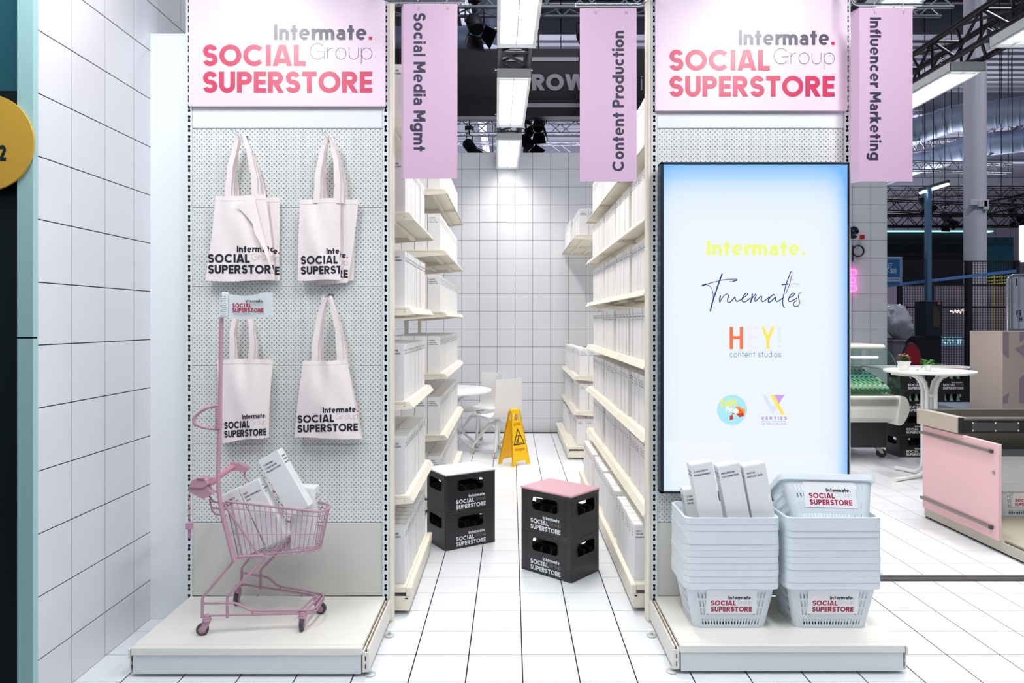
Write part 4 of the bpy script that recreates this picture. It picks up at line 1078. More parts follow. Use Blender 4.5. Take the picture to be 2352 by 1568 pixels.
# ------------------------------------------------------------------ bottle crates
M_CRATE = mat('black_crate_plastic', (40, 40, 43), .36, noise=.08, nscale=20, spec=.5)
M_WINK = mat('white_ink', (238, 240, 242), .5)
LOGO_CRATE = [M_WINK, M_WINK, M_WINK, MATS['signal_red']]
CX, CY, CZ = .398, .298, .2545
def holed(b, fn, w, h, t, x0, x1, z0, z1, r=.022):
    """wall panel with a rounded hand hole; fn(u,v,d)"""
    Q = [((-w/2, 0), (x0, 0), (x0, h), (-w/2, h)), ((x1, 0), (w/2, 0), (w/2, h), (x1, h)), ((x0, 0), (x1, 0), (x1, z0), (x0, z0)), ((x0, z1), (x1, z1), (x1, h), (x0, h))]
    for q in Q: b.prism(q, fn, 0, t)
    for cx, cz, a in ((x0+r, z0+r, 180), (x1-r, z0+r, 270), (x1-r, z1-r, 0), (x0+r, z1-r, 90)):
        A = [(cx+r*math.cos(math.radians(a+i*22.5)), cz+r*math.sin(math.radians(a+i*22.5))) for i in range(5)]
        k = (x0 if cx < (x0+x1)/2 else x1, z0 if cz < (z0+z1)/2 else z1); b.prism(A+[k], fn, 0, t)
    # raised frame round the hole
    e = .006
    lo = [(x0, z0+r), (x0, z1-r)]+arc(x0+r, z1-r, r, r, 180, 90)+[(x1-r, z1)]+arc(x1-r, z1-r, r, r, 90, 0)+[(x1, z0+r)]+arc(x1-r, z0+r, r, r, 0, -90)+[(x0+r, z0)]+arc(x0+r, z0+r, r, r, 270, 180)
    b.tube([fn(u, v, -.0005) for u, v in lo], .0032, 5, closed=True)
def crate_proto():
    t = thing('bottle_crate', 'x', 'crate'); b = MB(); hx, hy = CX/2, CY/2; s = .005
    ff = lambda u, v, d: (u, -hy+d, v); fb = lambda u, v, d: (-u, hy-d, v)
    fl = lambda u, v, d: (-hx+d, -u, v); fr = lambda u, v, d: (hx-d, u, v)
    for f in (ff, fb): holed(b, lambda u, v, d: f(u, v, d) if True else 0, CX-.01, CZ-.012, s, -.105, .095, .128, .218) if False else None
    def side(f, w, x0, x1):
        g = lambda u, v, d: f(u, v+.0005, d); holed(b, g, w, CZ-.001, s, x0, x1, .136, .221)
    side(ff, CX-.02, -.105, .098); side(fb, CX-.02, -.098, .105); side(fl, CY-.02, -.095, .095); side(fr, CY-.02, -.095, .095)
    for sx in (-1, 1):
        for sy in (-1, 1):
            c = (sx*(hx-.011), sy*(hy-.011)); b.lathe([(.0108, .001), (.0108, CZ-.001)], 12, 0, Matrix.Translation((c[0], c[1], 0)))
    for (a, c) in (((-hx+.008, -hy-.0015), (hx-.008, -hy+.006)), ((-hx+.008, hy-.006), (hx-.008, hy+.0015)), ((-hx-.0015, -hy+.008), (-hx+.006, hy-.008)), ((hx-.006, -hy+.008), (hx+.0015, hy-.008))):
        b.box((a[0], a[1], CZ-.014), (c[0], c[1], CZ-.002), c=.002); b.box((a[0], a[1], .004), (c[0], c[1], .012), c=.002)
    for x in (-.155, .15): b.box((x, -hy-.0012, .012), (x+.004, -hy, CZ-.014)); b.box((x, hy, .012), (x+.004, hy+.0012, CZ-.014))
    b.box((-hx+.012, -hy+.012, 0), (hx-.012, hy-.012, .008))
    b.build('shell', M_CRATE, t, 40, world=False)
    b = MB()
    for i in range(1, 5): x = -hx+CX*i/5; b.box((x-.0015, -hy+.006, .008), (x+.0015, hy-.006, .165))
    for i in range(1, 4): y = -hy+CY*i/4; b.box((-hx+.006, y-.0015, .008), (hx-.006, y+.0015, .165))
    b.build('divider', M_CRATE, t, world=False)
    b = MB(); ARC[0] = 9; put(b, logo(.236), plane((-.118, -hy-.0008, .018), (1, 0, 0), (0, 0, .98))); put(b, logo(.236), plane((.118, hy+.0008, .018), (-1, 0, 0), (0, 0, .98))); ARC[0] = 10
    b.build('printed_logo', LOGO_CRATE, t, world=False)
    return t
CP = crate_proto(); used = [False]
def crate(x, y, z, rz, label, group=None):
    if not used[0]:
        used[0] = True; CP.location = (x, y, z); CP.rotation_euler = (0, 0, rz); CP['label'] = label; o = CP
        if group: o['group'] = group
        return o
    return clone(CP, (x, y, z), rz, label, group)
def lid(x, y, z, rz, label, m):
    b = MB(); b.box((-CX/2-.002, -CY/2-.002, 0), (CX/2+.002, CY/2+.002, .014), c=.004)
    o = b.build('stool_top', m, None, 0, label=label, cat='seat top'); o.location = (x, y, z); o.rotation_euler = (0, 0, rz); PM[o] = Matrix.Translation((x, y, z)); return o
a1 = math.atan2(-.251, .289); a2 = math.atan2(.203, .324)
crate(.306, 4.441, 0, a1, 'black bottle crate at the floor under the pink-topped stool'); crate(.306, 4.441, CZ, a1, 'black bottle crate directly under the pink lid')
lid(.306, 4.441, 2*CZ, a1, 'dusty pink square-edged lid on the nearer crate stool', mat('lid_pink', (206, 160, 170), .4))
crate(-.362, 5.017, 0, a2, 'black bottle crate at the floor under the white-topped stool'); crate(-.362, 5.017, CZ, a2, 'black bottle crate directly under the white lid')
lid(-.362, 5.017, 2*CZ, a2, 'white lid on the crate stool by the left shelves', M_WHITE)

# ------------------------------------------------------------------ wet floor sign
M_YEL = mat('safety_yellow', (252, 200, 8), .42, noise=.03)
rz = math.atan2(.185, .198)
ws = thing('wet_floor_sign', 'yellow folding wet floor sign standing in the aisle', 'sign', (.029, 7.72, 0), rz)
def panel(sgn):
    b = MB(); H = .605
    def fn(u, v, d): return (u*sgn*-1 if sgn > 0 else u, sgn*(.114-.100*v/H)+d*sgn*-1, v)
    wv = lambda v: .135-.073*v/H
    P = lambda *p: b.prism(list(p), fn, -.004, .004)
    P((-wv(0), 0), (-.085, 0), (-.068, .05), (-wv(.05), .05)); P((wv(.05), .05), (.068, .05), (.085, 0), (wv(0), 0))
    P((-wv(.05), .05), (wv(.05), .05), (wv(.48), .48), (-wv(.48), .48))
    P((-wv(.48), .48), (-.036, .48), (-.036, .55), (-wv(.55), .55)); P((.036, .48), (wv(.48), .48), (wv(.55), .55), (.036, .55))
    P((-wv(.55), .55), (wv(.55), .55), (wv(.597), .597), (-wv(.597)+.0, .597))
    for s in (-1, 1):
        P((s*wv(.05)-s*.010, .05), (s*wv(.05), .05), (s*wv(.58), .58), (s*wv(.58)-s*.010, .58))
    o = b.build('panel', M_YEL, ws, 0, world=False)
    def out(u, v): p = fn(u, v, 0); return (p[0], p[1]+sgn*.0046, p[2])
    b = MB(); q, _ = text('ACHTUNG', .030, .2, .105, .12, 0, .425, 'm'); b.polys(q, out, 0)
    q, _ = text('Rutschgefahr', .030, .19, .145, .1, 0, .158, 'm'); b.polys(q, out, 0)
    tri = [(-.078, .225), (.078, .225), (0, .385)]; b.polys(stroke_quads(tri, .012, True), out, 1)
    man = [(.014, [(.004, .305), (-.004, .285), (-.022, .262)]), (.009, [(-.022, .262), (-.004, .262), (-.026, .245)]), (.009, [(-.022, .264), (-.040, .255), (-.046, .248)]), (.007, [(.004, .305), (.022, .318)]), (.007, [(.002, .305), (-.014, .322)])]
    for wd, p in man: b.polys(stroke_quads(p, wd, False), out, 1)
    b.face([out(.008+.009*math.cos(a*PI/5), .322+.009*math.sin(a*PI/5)) for a in range(10)], 1); b.polys(stroke_quads([(-.052, .240), (.052, .240)], .006, False), out, 1)
    b.build('printed_warning', [mat('warning_red', (196, 66, 18), .5), mat('warning_black', (30, 26, 16), .5)], o, world=False)
panel(-1); panel(1)
b = MB(); b.tube([(-.06, 0, .592), (.06, 0, .592)], .016, 10); b.build('hinge', M_YEL, ws, 40, world=False)

# ------------------------------------------------------------------ shell chairs and table at the back
M_SHELL = mat('white_shell_plastic', (246, 245, 243), .4, spec=.4)
M_TUBEW = mat('white_tube', (238, 238, 236), .35)
def chair(label, x, y, rot):
    t = thing('shell_chair', label, 'chair', (x, y, 0), rot, 'white shell chairs at the back')
    prof = cr_curve([(.23, .435), (.20, .452), (.08, .450), (-.08, .440), (-.17, .455), (-.215, .52), (-.235, .66), (-.25, .80), (-.26, .90)], 3); n = len(prof)
    b = MB()
    def f(u, v, off=0):
        i = min(int(u*(n-1)), n-2); k = u*(n-1)-i; y_, z_ = (prof[i][a]*(1-k)+prof[i+1][a]*k for a in (0, 1))
        wd = .215+.01*math.sin(PI*u)-.02*u; s = 2*v-1; z_ += .025*s*s*(1-u)*1.2; y_ += .045*s*s*max(0, u-.45)*2
        return (s*wd, y_+off*max(0, u-.4)*1.6*-1, z_-off*(1-u))
    b.grid(lambda u, v: f(u, v), 30, 10); b.grid(lambda u, v: f(u, v, .010), 30, 10)
    for i in range(30):
        for v in (0, 1): b.face([f(i/30, v), f((i+1)/30, v), f((i+1)/30, v, .010), f(i/30, v, .010)])
    for j in range(10):
        for u in (0, 1): b.face([f(u, j/10), f(u, (j+1)/10), f(u, (j+1)/10, .010), f(u, j/10, .010)])
    b.build('seat_shell', M_SHELL, t, 60, world=False)
    b = MB(); b.lathe([(.028, .33), (.028, .40), (.05, .42), (.09, .435)], 16); b.build('column', M_TUBEW, t, 40, world=False)
    for k in range(4):
        a = PI/4+k*PI/2; d = Vector((math.cos(a), math.sin(a), 0)); b = MB()
        b.tube([d*.02+Vector((0, 0, .365)), d*.10+Vector((0, 0, .345)), d*.29+Vector((0, 0, .085)), d*.30+Vector((0, 0, .065))], [.022, .020, .014, .012], 8)
        o = b.build('leg', M_TUBEW, t, 60, world=False)
        b = MB()
        for s in (-1, 1):
            b.lathe([(.008, -.009), (.024, -.009), (.027, -.006), (.027, .006), (.024, .009), (.008, .009)], 14, 0, Matrix.Translation((d[0]*.30+.013*s*d[1], d[1]*.30-.013*s*d[0], .027)) @ Matrix.Rotation(a, 4, 'Z') @ Matrix.Rotation(PI/2, 4, 'X'))
        b.build('caster', mat('beige_caster', (206, 200, 184), .5), o, 40, world=False)
chair('white shell chair on casters nearer the wet floor sign, back towards the camera', -.17, 8.32, .72)
chair('white shell chair on casters facing us beyond the round white table', -.42, 8.98, 2.3)
t = thing('folding_table', 'white round folding table at the back, half behind the left shelves', 'table', (-.90, 8.66, 0))
b = MB(); b.lathe([(.64, .70), (.655, .705), (.655, .722), (.645, .728)], 48, 0, Matrix.Translation((-.90, 8.66, 0))); b.build('tabletop', M_SHELL, t, 40)
for dy in (-.22, .22):
    for s in (-1, 1):
        b = MB(); b.tube([(-.90-s*.38, 8.66+dy+s*.02, .695), (-.90+s*.44, 8.66+dy+s*.02, .03), (-.90+s*.50, 8.66+dy+s*.02, .016)], .016, 8); b.build('leg', M_TUBEW, t, 60)
b = MB(); b.tube([(-.90, 8.40, .36), (-.90, 8.92, .36)], .012, 8); b.build('crossbar', M_TUBEW, t, 60)

# ------------------------------------------------------------------ shopping baskets
M_BASK = mat('white_basket_plastic', (226, 233, 238), .42, noise=.02, spec=.4)
WT, WB, DT, DB, HB = .425, .338, .285, .225, .225
NF, NS, NC = 41, 27, 4
def bask_pt(k, v, off=0):
    W = WB+(WT-WB)*v-2*off; D = DB+(DT-DB)*v-2*off; r = .034; hw, hd = W/2-r, D/2-r
    per = [(-hw, -hd-r, hw, -hd-r, NF), None, (hw+r, -hd, hw+r, hd, NS), None, (hw, hd+r, -hw, hd+r, NF), None, (-hw-r, hd, -hw-r, -hd, NS), None]
    cs = [None, (hw, -hd, 270), None, (hw, hd, 0), None, (-hw, hd, 90), None, (-hw, -hd, 180)]
    i = 0
    for a, c in zip(per, cs):
        n = a[4] if a else NC
        if k < i+n or (a is None and c[2] == 180 and k <= i+n):
            f = (k-i)/n
            if a: return Vector((a[0]+(a[2]-a[0])*f, a[1]+(a[3]-a[1])*f, HB*v))
            t_ = math.radians(c[2]+90*f); return Vector((c[0]+r*math.cos(t_), c[1]+r*math.sin(t_), HB*v))
        i += n
NP = 2*NF+2*NS+4*NC
VL = [0, .075, .20, .29, .42, .47, .60, .65, .78, .865]
def seg_open(k, r):
    sec = [(0, NF, 'f'), (NF+NC, NS, 's'), (NF+NS+2*NC, NF, 'b'), (2*NF+NS+3*NC, NS, 's')]
    for a, n, w_ in sec:
        if a <= k < a+n:
            i = k-a
            if i % 2 == 0 or i < 1 or i >= n-1: return False
            if r == 1: return True
            if r in (3, 5, 7): return w_ != 'f' or i < 7 or i > n-8
    return False
def basket_proto():
    t = thing('shopping_basket', 'x', 'basket'); b = MB(); nv = len(VL); th = .0022
    for k in range(NP):
        for v in VL: b.v.append(tuple(bask_pt(k, v))); 
    for k in range(NP):
        for v in VL: b.v.append(tuple(bask_pt(k, v, th)))
    off = NP*nv; I = lambda k, r: (k % NP)*nv+r; F_ = lambda *q: (b.f.append(q), b.m.append(0))
    for k in range(NP):
        for r in range(nv-1):
            if seg_open(k, r): continue
            F_(I(k, r), I(k+1, r), I(k+1, r+1), I(k, r+1)); F_(off+I(k, r), off+I(k, r+1), off+I(k+1, r+1), off+I(k+1, r))
            if seg_open((k+1) % NP, r): F_(I(k+1, r), off+I(k+1, r), off+I(k+1, r+1), I(k+1, r+1))
            if seg_open((k-1) % NP, r): F_(I(k, r), I(k, r+1), off+I(k, r+1), off+I(k, r))
            if r+1 < nv-1 and seg_open(k, r+1): F_(I(k, r+1), I(k+1, r+1), off+I(k+1, r+1), off+I(k, r+1))
            if r > 0 and seg_open(k, r-1): F_(I(k, r), off+I(k, r), off+I(k+1, r), I(k+1, r))
    b.f.append(tuple(off+I(k, 0) for k in range(NP))); b.m.append(0)
    b.build('body', M_BASK, t, 50, world=False)
    b = MB(); ks = [k for k in range(NP) if not (k % 4 and seg_open(k, 1))]
    prof = [(.864, -.001), (.866, -.0142), (.871, -.0150), (.992, -.0100), (.999, -.0088), (1.0, -.006), (1.0, .002), (.87, .002)]
    n = len(prof); ks = list(range(0, NF, 8))+list(range(NF, NF+NC+1))+list(range(NF+NC+6, NF+NC+NS, 7))+list(range(NF+NC+NS, NF+2*NC+NS+1))+list(range(NF+2*NC+NS+8, 2*NF+2*NC+NS, 8))+list(range(2*NF+NS+2*NC, 2*NF+NS+3*NC+1))+list(range(2*NF+NS+3*NC+6, 2*NF+2*NS+3*NC, 7))+list(range(2*NF+2*NS+3*NC, NP))
    for k in ks:
        for v, o_ in prof: b.v.append(tuple(bask_pt(k, v, o_)))
    m = len(ks)
    for i in range(m):
        for j in range(n): a = i*n+j; c = ((i+1) % m)*n+j; a2 = i*n+(j+1) % n; c2 = ((i+1) % m)*n+(j+1) % n; b.f.append((a, c, c2, a2)); b.m.append(0)
    b.build('rim', M_BASK, t, 28, world=False)
    f = lambda u, v: Vector((u, -(DB+(DT-DB)*v)/2-.0025, HB*v))
    b = MB(); b.prism([(-.118, .315), (.118, .315), (.118, .835), (-.118, .835)], lambda u, v, d: f(u, v)+Vector((0, -d, 0)), -.002, .0008)
    lb = b.build('label_card', mat('label_card', (246, 246, 248), .5), t, world=False)
    b = MB(); ARC[0] = 9; put(b, logo(.192), lambda u, v: f(u-.096, .365+v/HB)+Vector((0, -.0013, 0))); ARC[0] = 10
    b.build('printed_logo', LOGO_LAB, lb, world=False)
    return t
BP = basket_proto(); first = [True]
def basket(loc, label, group=None, rot=(0, 0, 0)):
    if first[0]:
        first[0] = False; BP.location = loc; BP.rotation_euler = rot; BP['label'] = label
        if group: BP['group'] = group
        return BP
    return clone(BP, loc, None, label, group, rot)
def stack(x, y, z, n, where, pitch=.030):
    rr = random.Random(int(x*100))
    for k in range(n):
        lab = ('lowest white shopping basket with its card showing, %s' if k == 0 else 'topmost nested white shopping basket, %s' if k == n-1 else ORD[k+1]+' nested white shopping basket from the bottom, %s') % where
        basket((x+rr.uniform(-.0015, .0015), y+rr.uniform(-.0015, .0015), z+k*pitch), lab, 'nested baskets, '+where)
stack(1.025, 3.40, .1335, 11, 'left stack on the right deck'); stack(1.498, 3.40, .1335, 11, 'right stack on the right deck')
basket((1.510, 3.372, .572), 'white shopping basket lying tilted on top of the right stack', None, (-.5, .0, -.10))
cart_box('COMMUNITY/MANAGEMENT', (1605, 1056), (1632, 1205), 3.33, 'white box with community wording, leftmost of three in the basket')
cart_box('INFLUENCER/CO-CREATION', (1667, 1059), (1696, 1208), 3.33, 'white box with influencer wording, middle of three in the basket')
cart_box('SOCIAL/DISPLAY ADS', (1725, 1059), (1753, 1208), 3.33, 'white box with display ads wording, rightmost of three in the basket')
cart_box('CONTENT/CAMPAIGN/PRODUCTION', (1590, 1120), (1610, 1258), 3.45, 'white box low behind the three boxes in the left basket stack')

# ------------------------------------------------------------------ checkout counter
M_BEIGE = mat('counter_pink', (240, 196, 200), .42, noise=.02)
M_DARKM = mat('dark_metal', (46, 44, 42), .4, metal=.3)
ct = thing('checkout_counter', 'steel checkout counter with pink side board at the right edge', 'counter', (3.8, 5.0, 0))
b = MB(); b.box((3.255, 5.125, .749), (3.27, 5.64, .866), c=.002); b.box((3.2705, 5.125, .858), (3.32, 5.64, .866), c=.002); b.build('side_band', mat('satin_steel', (206, 194, 180), .35, metal=.3, noise=.05, nscale=25), ct)
b = MB(); b.box((3.262, 5.118, .749), (3.30, 5.135, .866), c=.002); b.box((3.30, 5.12, .75), (4.6, 5.135, .845), c=.002); b.build('front_panel', mat('black_panel', (38, 37, 37), .35), ct)
b = MB(); b.box((3.27, 5.12, .848), (4.6, 5.21, .860), c=.002); b.box((3.27, 5.21, .80), (4.6, 5.60, .806)); b.build('conveyor_top', mat('worn_steel', (120, 116, 108), .4, metal=.5, noise=.1), ct)
b = MB(); b.box((3.27, 5.60, .75), (4.6, 5.63, .866), c=.002); b.build('back_rim', mat('worn_steel', (120, 116, 108), .4, metal=.5), ct)
for x in (3.36, 3.84, 4.30):
    b = MB(); b.box((x, 5.1175, .768), (x+.34, 5.12, .828), c=.0008); p = b.build('riveted_plate', mat('grey_plate', (72, 71, 70), .4), ct)
    b = MB()
    for i in range(3):
        for z in (.770, .826): b.lathe([(.006, 0), (.004, .003), (.0001, .004)], 8, 0, Matrix.Translation((x+.005+i*.165, 5.117, z)) @ Matrix.Rotation(PI/2, 4, 'X'))
    b.build('rivet', M_CHROME, p, 40)
b = MB(); b.box((3.288, 4.74, .082), (3.312, 5.615, .737), c=.003); sb = b.build('side_board', M_BEIGE, ct)
for z0, z1 in ((.677, .690), (.157, .172)):
    b = MB(); b.box((3.268, 4.80, z0-.006), (3.286, 5.625, z0+.014), c=.002); b.box((3.266, 4.785, z0-.009), (3.288, 4.812, z0+.017), 1, c=.004)
    for y in (4.9, 5.2, 5.58): b.lathe([(.005, 0), (.003, .002), (.0001, .003)], 8, 0, Matrix.Translation((3.268, y, z0+.004)) @ Matrix.Rotation(-PI/2, 4, 'Y'))
    b.build('bumper_rail', [mat('grey_rail', (138, 132, 128), .35, metal=.5), M_RUBBER], sb)
b = MB(); b.lathe([(.016, 0), (.0165, .003), (.011, .0035), (.010, .001), (.0001, .001)], 20, 0, Matrix.Translation((3.2875, 4.785, .538)) @ Matrix.Rotation(-PI/2, 4, 'Y')); b.lathe([(.004, .001), (.0001, .0016)], 10, 1, Matrix.Translation((3.2875, 4.782, .538)) @ Matrix.Rotation(-PI/2, 4, 'Y')); b.build('lock', [M_STEEL, M_BLACK], sb, 40)
M_STONE = mat('worn_kick_metal', (196, 190, 176), .4, metal=.25, noise=.15, nscale=9)
b = MB(); b.box((3.305, 3.9, .014), (3.316, 5.62, .080), c=.002); b.build('kick_plate', M_STONE, ct)
b = MB(); b.box((3.316, 3.9, 0), (3.33, 5.62, .016)); b.build('foot_strip', M_DARKM, ct)
b = MB(); b.box((3.33, 3.9, .055), (4.6, 5.615, .074)); b.box((3.45, 5.615, .055), (4.6, 5.70, .074)); b.build('floor_plate', mat('floor_plate', (190, 182, 164), .45, noise=.1, nscale=5), ct)
b = MB(); b.box((3.33, 3.9, .074), (3.337, 4.74, .088)); b.box((3.35, 3.9, .074), (3.357, 4.74, .084)); b.build('slide_track', M_STEEL, ct)
b = MB(); b.box((3.42, 5.68, .074), (4.6, 5.70, .75)); b.box((4.3, 4.6, .074), (4.32, 5.7, .75)); b.build('inner_wall', mat('inner_grey', (150, 146, 136), .5), ct)
stack(3.945, 5.50, .0745, 9, 'inside the checkout counter')
b = MB(); b.box((4.7, 6.0, .60), (5.70, 7.95, .653), 0, c=.003); b.box((5.36, 7.9505, .60), (5.70, 9.0, .653), 0, c=.003); b.box((5.701, 6.0, .60), (5.74, 9.0, .70), 1, c=.003); b.box((4.8, 6.1, 0), (5.69, 7.9, .599), 2); b.box((5.40, 7.95, 0), (5.69, 8.9, .599), 2)
b.build('packing_table', [mat('slate_belt', (116, 124, 138), .5), mat('brown_edge', (96, 84, 76), .4, metal=.3), M_DARKM], None, label='dark packing table with slate belt behind the checkout counter', cat='table')

# ------------------------------------------------------------------ bistro table with plants
tx, ty = PX(2134, 7.1), 7.1
bt = thing('bistro_table', 'white round standing table with bent tube legs holding two plants', 'table', (tx, ty, 0))
b = MB(); b.lathe([(.404, 1.048), (.414, 1.052), (.414, 1.068), (.408, 1.074)], 56, 0, Matrix.Translation((tx, ty, 0))); b.build('tabletop', M_SHELL, bt, 40)
for (sx, sy, fx, fy) in ((-1, -1, -.47, -.24), (-1, 1, -.16, .30), (1, 1, .44, .22), (1, -1, .15, -.26)):
    px_, py_ = sx*.045, sy*.035; q = cr_curve([(sx*.27, sy*.035, 1.032), (sx*.15, sy*.035, 1.030), (sx*.075, sy*.035, .985), (px_, py_, .88), (px_, py_, .60), (px_, py_, .16)], 4) if False else [(sx*.27, sy*.035, 1.032), (sx*.17, sy*.035, 1.030), (sx*.11, sy*.035, 1.005), (sx*.065, sy*.035, .95), (px_, py_, .87), (px_, py_, .14), (px_+fx*.06, py_+fy*.06, .07), (px_+fx*.22, py_+fy*.22, .028), (fx, fy, .020)]
    b = MB(); b.tube([(tx+p[0], ty+p[1], p[2]) for p in q], .020, 10); b.tube([(tx+fx*.93, ty+fy*.93, .020), (tx+fx*1.03, ty+fy*1.03, .020)], .024, 10); b.build('leg', M_TUBEW, bt, 60)
for z in (.82, .40):
    b = MB(); b.tube([(tx-.045, ty-.035, z), (tx+.045, ty-.035, z)], .016, 8); b.tube([(tx-.045, ty+.035, z), (tx+.045, ty+.035, z)], .016, 8); b.build('crossbar', M_TUBEW, bt, 60)
for sx in (-1, 1):
    b = MB(); b.box((tx+sx*.20, ty-.09, 1.022), (tx+sx*.34, ty+.09, 1.048), c=.004); b.build('bracket', M_CREAM, bt)
M_POT = mat('white_pot', (244, 244, 242), .4); M_SOIL = mat('soil', (58, 44, 36), .9)
def leaf(b, p, d, L, W, m=0, up=.3):
    d = Vector(d).normalized(); s = d.cross(Vector((0, 0, 1))).normalized(); n = s.cross(d)
    q = [p, p+d*L*.45+s*W/2+n*L*.12, p+d*L+n*-L*.08*up, p+d*L*.45-s*W/2+n*L*.12]; c = p+d*L*.5+n*L*.06
    k = len(b.v); b.v += [tuple(x) for x in q]+[tuple(c)]
    for i in range(4): b.f.append((k+i, k+(i+1) % 4, k+4)); b.m.append(m)
def pot(label, x, y, z, r0, r1, h):
    t = thing('potted_plant', label, 'plant', (x, y, z)); b = MB()
    b.lathe([(r0, 0), (r1, h-.012), (r1+.003, h-.012), (r1+.003, h), (r1-.004, h), (r1-.006, h-.015), (.001, h-.015)], 24, 0, Matrix.Translation((x, y, z))); b.build('pot', M_POT, t, 40); return t
G1 = mat('leaf_green', (74, 112, 52), .5, noise=.3, nscale=60); G2 = mat('leaf_bright', (84, 170, 52), .5, noise=.25, nscale=60); PKF = mat('flower_blush', (246, 206, 190), .6); G3 = mat('leaf_olive', (110, 100, 52), .5)
px1, py1 = PX(2076, 7.02), 7.02; zt = 1.0745
p1 = pot('white pot with blush flowers, larger plant on the standing table', px1, py1, zt, .040, .060, .095)
rr = random.Random(5); b = MB(); b2 = MB()
for i in range(60):
    a = rr.random()*2*PI; e = rr.random(); p = Vector((px1+.03*math.cos(a)*rr.random(), py1+.03*math.sin(a)*rr.random(), zt+.085+.045*rr.random())); leaf(b, p, (math.cos(a), math.sin(a), .2+e*.8), .045+.02*rr.random(), .028, 0 if rr.random() < .7 else 1)
for i in range(14):
    a = rr.random()*2*PI; c = Vector((px1+.055*math.cos(a)*rr.random(), py1+.045*math.sin(a)*rr.random()-.01, zt+.135+.03*rr.random()))
    for k in range(7): leaf(b2, c, (math.cos(k*.9), math.sin(k*.9), .5+.2*(k % 2)), .018, .016)
b.build('foliage', [G1, G3], p1); b2.build('flower', PKF, p1)
px2, py2 = PX(2131, 6.95), 6.95
p2 = pot('small white pot with trailing bright green ivy on the standing table', px2, py2, zt, .024, .031, .062)
b = MB()
for i in range(46):
    a = rr.random()*2*PI; p = Vector((px2+.03*math.cos(a), py2+.03*math.sin(a), zt+.06+.05*rr.random())); leaf(b, p, (math.cos(a), math.sin(a), .5*rr.random()), .04, .034)
for i in range(7): f = i/6; leaf(b, Vector((px2+.04+.10*f, py2-.01, zt+.075-.01*f)), (1, rr.uniform(-1, 1), -.2), .032, .028)
for i in range(6): f = i/5; leaf(b, Vector((px2-.03-.075*f, py2-.01, zt+.06-.045*f)), (-1, rr.uniform(-1, 1), -.7), .030, .02)
b.build('foliage', G2, p2)

# ------------------------------------------------------------------ crates with bottles, board on top
M_GREEN = glass_mat('green_glass', (206, 246, 214)); M_PALE = mat('pale_bottle_glass', (150, 190, 172), .15, spec=.6); M_CAP = mat('blue_cap', (60, 110, 190), .4)
for c, (px_, cn_) in enumerate(((2109, 'left'), (2189.5, 'right'))):
    for k in range(4):
        X = PX(px_, 8.09)-(.02 if k < 2 and c == 0 else 0)
        crate(X, 8.24, k*CZ, 0, 'black crate, %s in the %s column behind the standing table' % (['lowest', 'second from below', 'third from below', 'topmost'][k], cn_), 'crate wall behind the standing table')
        if k >= 2:
            for i in range(5):
                x = X-CX/2+CX*(i+.5)/5; b = MB(); T_ = Matrix.Translation((x, 8.24-CY/2+CY/8, k*CZ+.009))
                b.lathe([(.027, 0), (.029, .01), (.029, .12), (.013, .17), (.012, .215), (.014, .217), (.014, .228)], 10, 0, T_)
                o = b.build('crate_bottle', M_PALE, None, 40, loc=(x, 8.24-CY/2+CY/8, k*CZ+.009), label='glass bottle, %s from the left, in the %s %s crate behind the standing table' % (ORD[i+1], 'topmost' if k == 3 else 'second highest', cn_), cat='bottle', group='bottles in the crate wall')
b = MB(); b.box((-.62, -.24, 0), (.56, .24, .016), c=.002); o = b.build('board_top', mat('pale_board', (238, 230, 230), .4), None, label='pale board lying across the two columns of black crates', cat='board'); o.location = (4.85, 8.26, 4*CZ+.001); o.rotation_euler = (0, 0, -.02)

# ------------------------------------------------------------------ display fridge
dl = thing('display_fridge', 'white display fridge with curved glass and green bottles', 'fridge', (3.6, 8.2, 0))
XR = 4.30; XF = 2.6
M_FR = mat('fridge_cream', (236, 236, 226), .35)
b = MB(); prof = [(7.86, .435), (7.74, .50), (7.70, .60), (7.70, .64), (8.75, .64), (8.75, .435)]
b.prism(prof, lambda u, v, d: (d, u, v), XF, XR-.02); b.build('body', M_FR, dl)
b = MB(); b.box((XF, 7.69, .64), (XR-.02, 7.72, .715), c=.004); b.build('steel_strip', mat('fridge_strip', (176, 174, 168), .3, metal=.4), dl)
b = MB(); b.box((XF, 7.70, .715), (XR-.02, 7.85, .745), c=.006); b.prism([(7.85, .73), (8.5, .82), (8.5, .64), (7.85, .64)], lambda u, v, d: (d, u, v), XF, XR-.02); b.build('bottle_deck', M_FR, dl)
b = MB(); b.prism(cr_curve([(XR-.05, .75), (XR-.005, .742), (XR+.028, .70), (XR+.045, .62), (XR+.025, .53), (XR-.02, .455), (XR-.05, .432), (XR-.09, .432)], 5), lambda u, v, d: (u, d, v), 7.66, 8.6); b.build('end_cap', M_FR, dl)
gp = cr_curve([(7.745, .735), (7.77, .92), (7.85, 1.10), (7.97, 1.21), (8.10, 1.262)], 5)
M_GLASS = glass_mat('clear_glass', (232, 244, 238))
b = MB()
for i in range(len(gp)-1): b.face([(XF, gp[i][0], gp[i][1]), (XR-.005, gp[i][0], gp[i][1]), (XR-.005, gp[i+1][0], gp[i+1][1]), (XF, gp[i+1][0], gp[i+1][1])])
b.build('front_glass', M_GLASS, dl, 60)
b = MB(); b.tube([(XR-.005, y, z) for y, z in gp], .0035, 6); b.build('glass_edge', mat('green_edge', (52, 74, 66), .2), dl, 60)
b = MB(); q = [(XR-.008, 7.76, .75)]+[(XR-.008, y, z) for y, z in gp]+[(XR-.008, 8.5, 1.262), (XR-.008, 8.5, .75)]; b.face(q); b.build('side_glass', M_GLASS, dl)
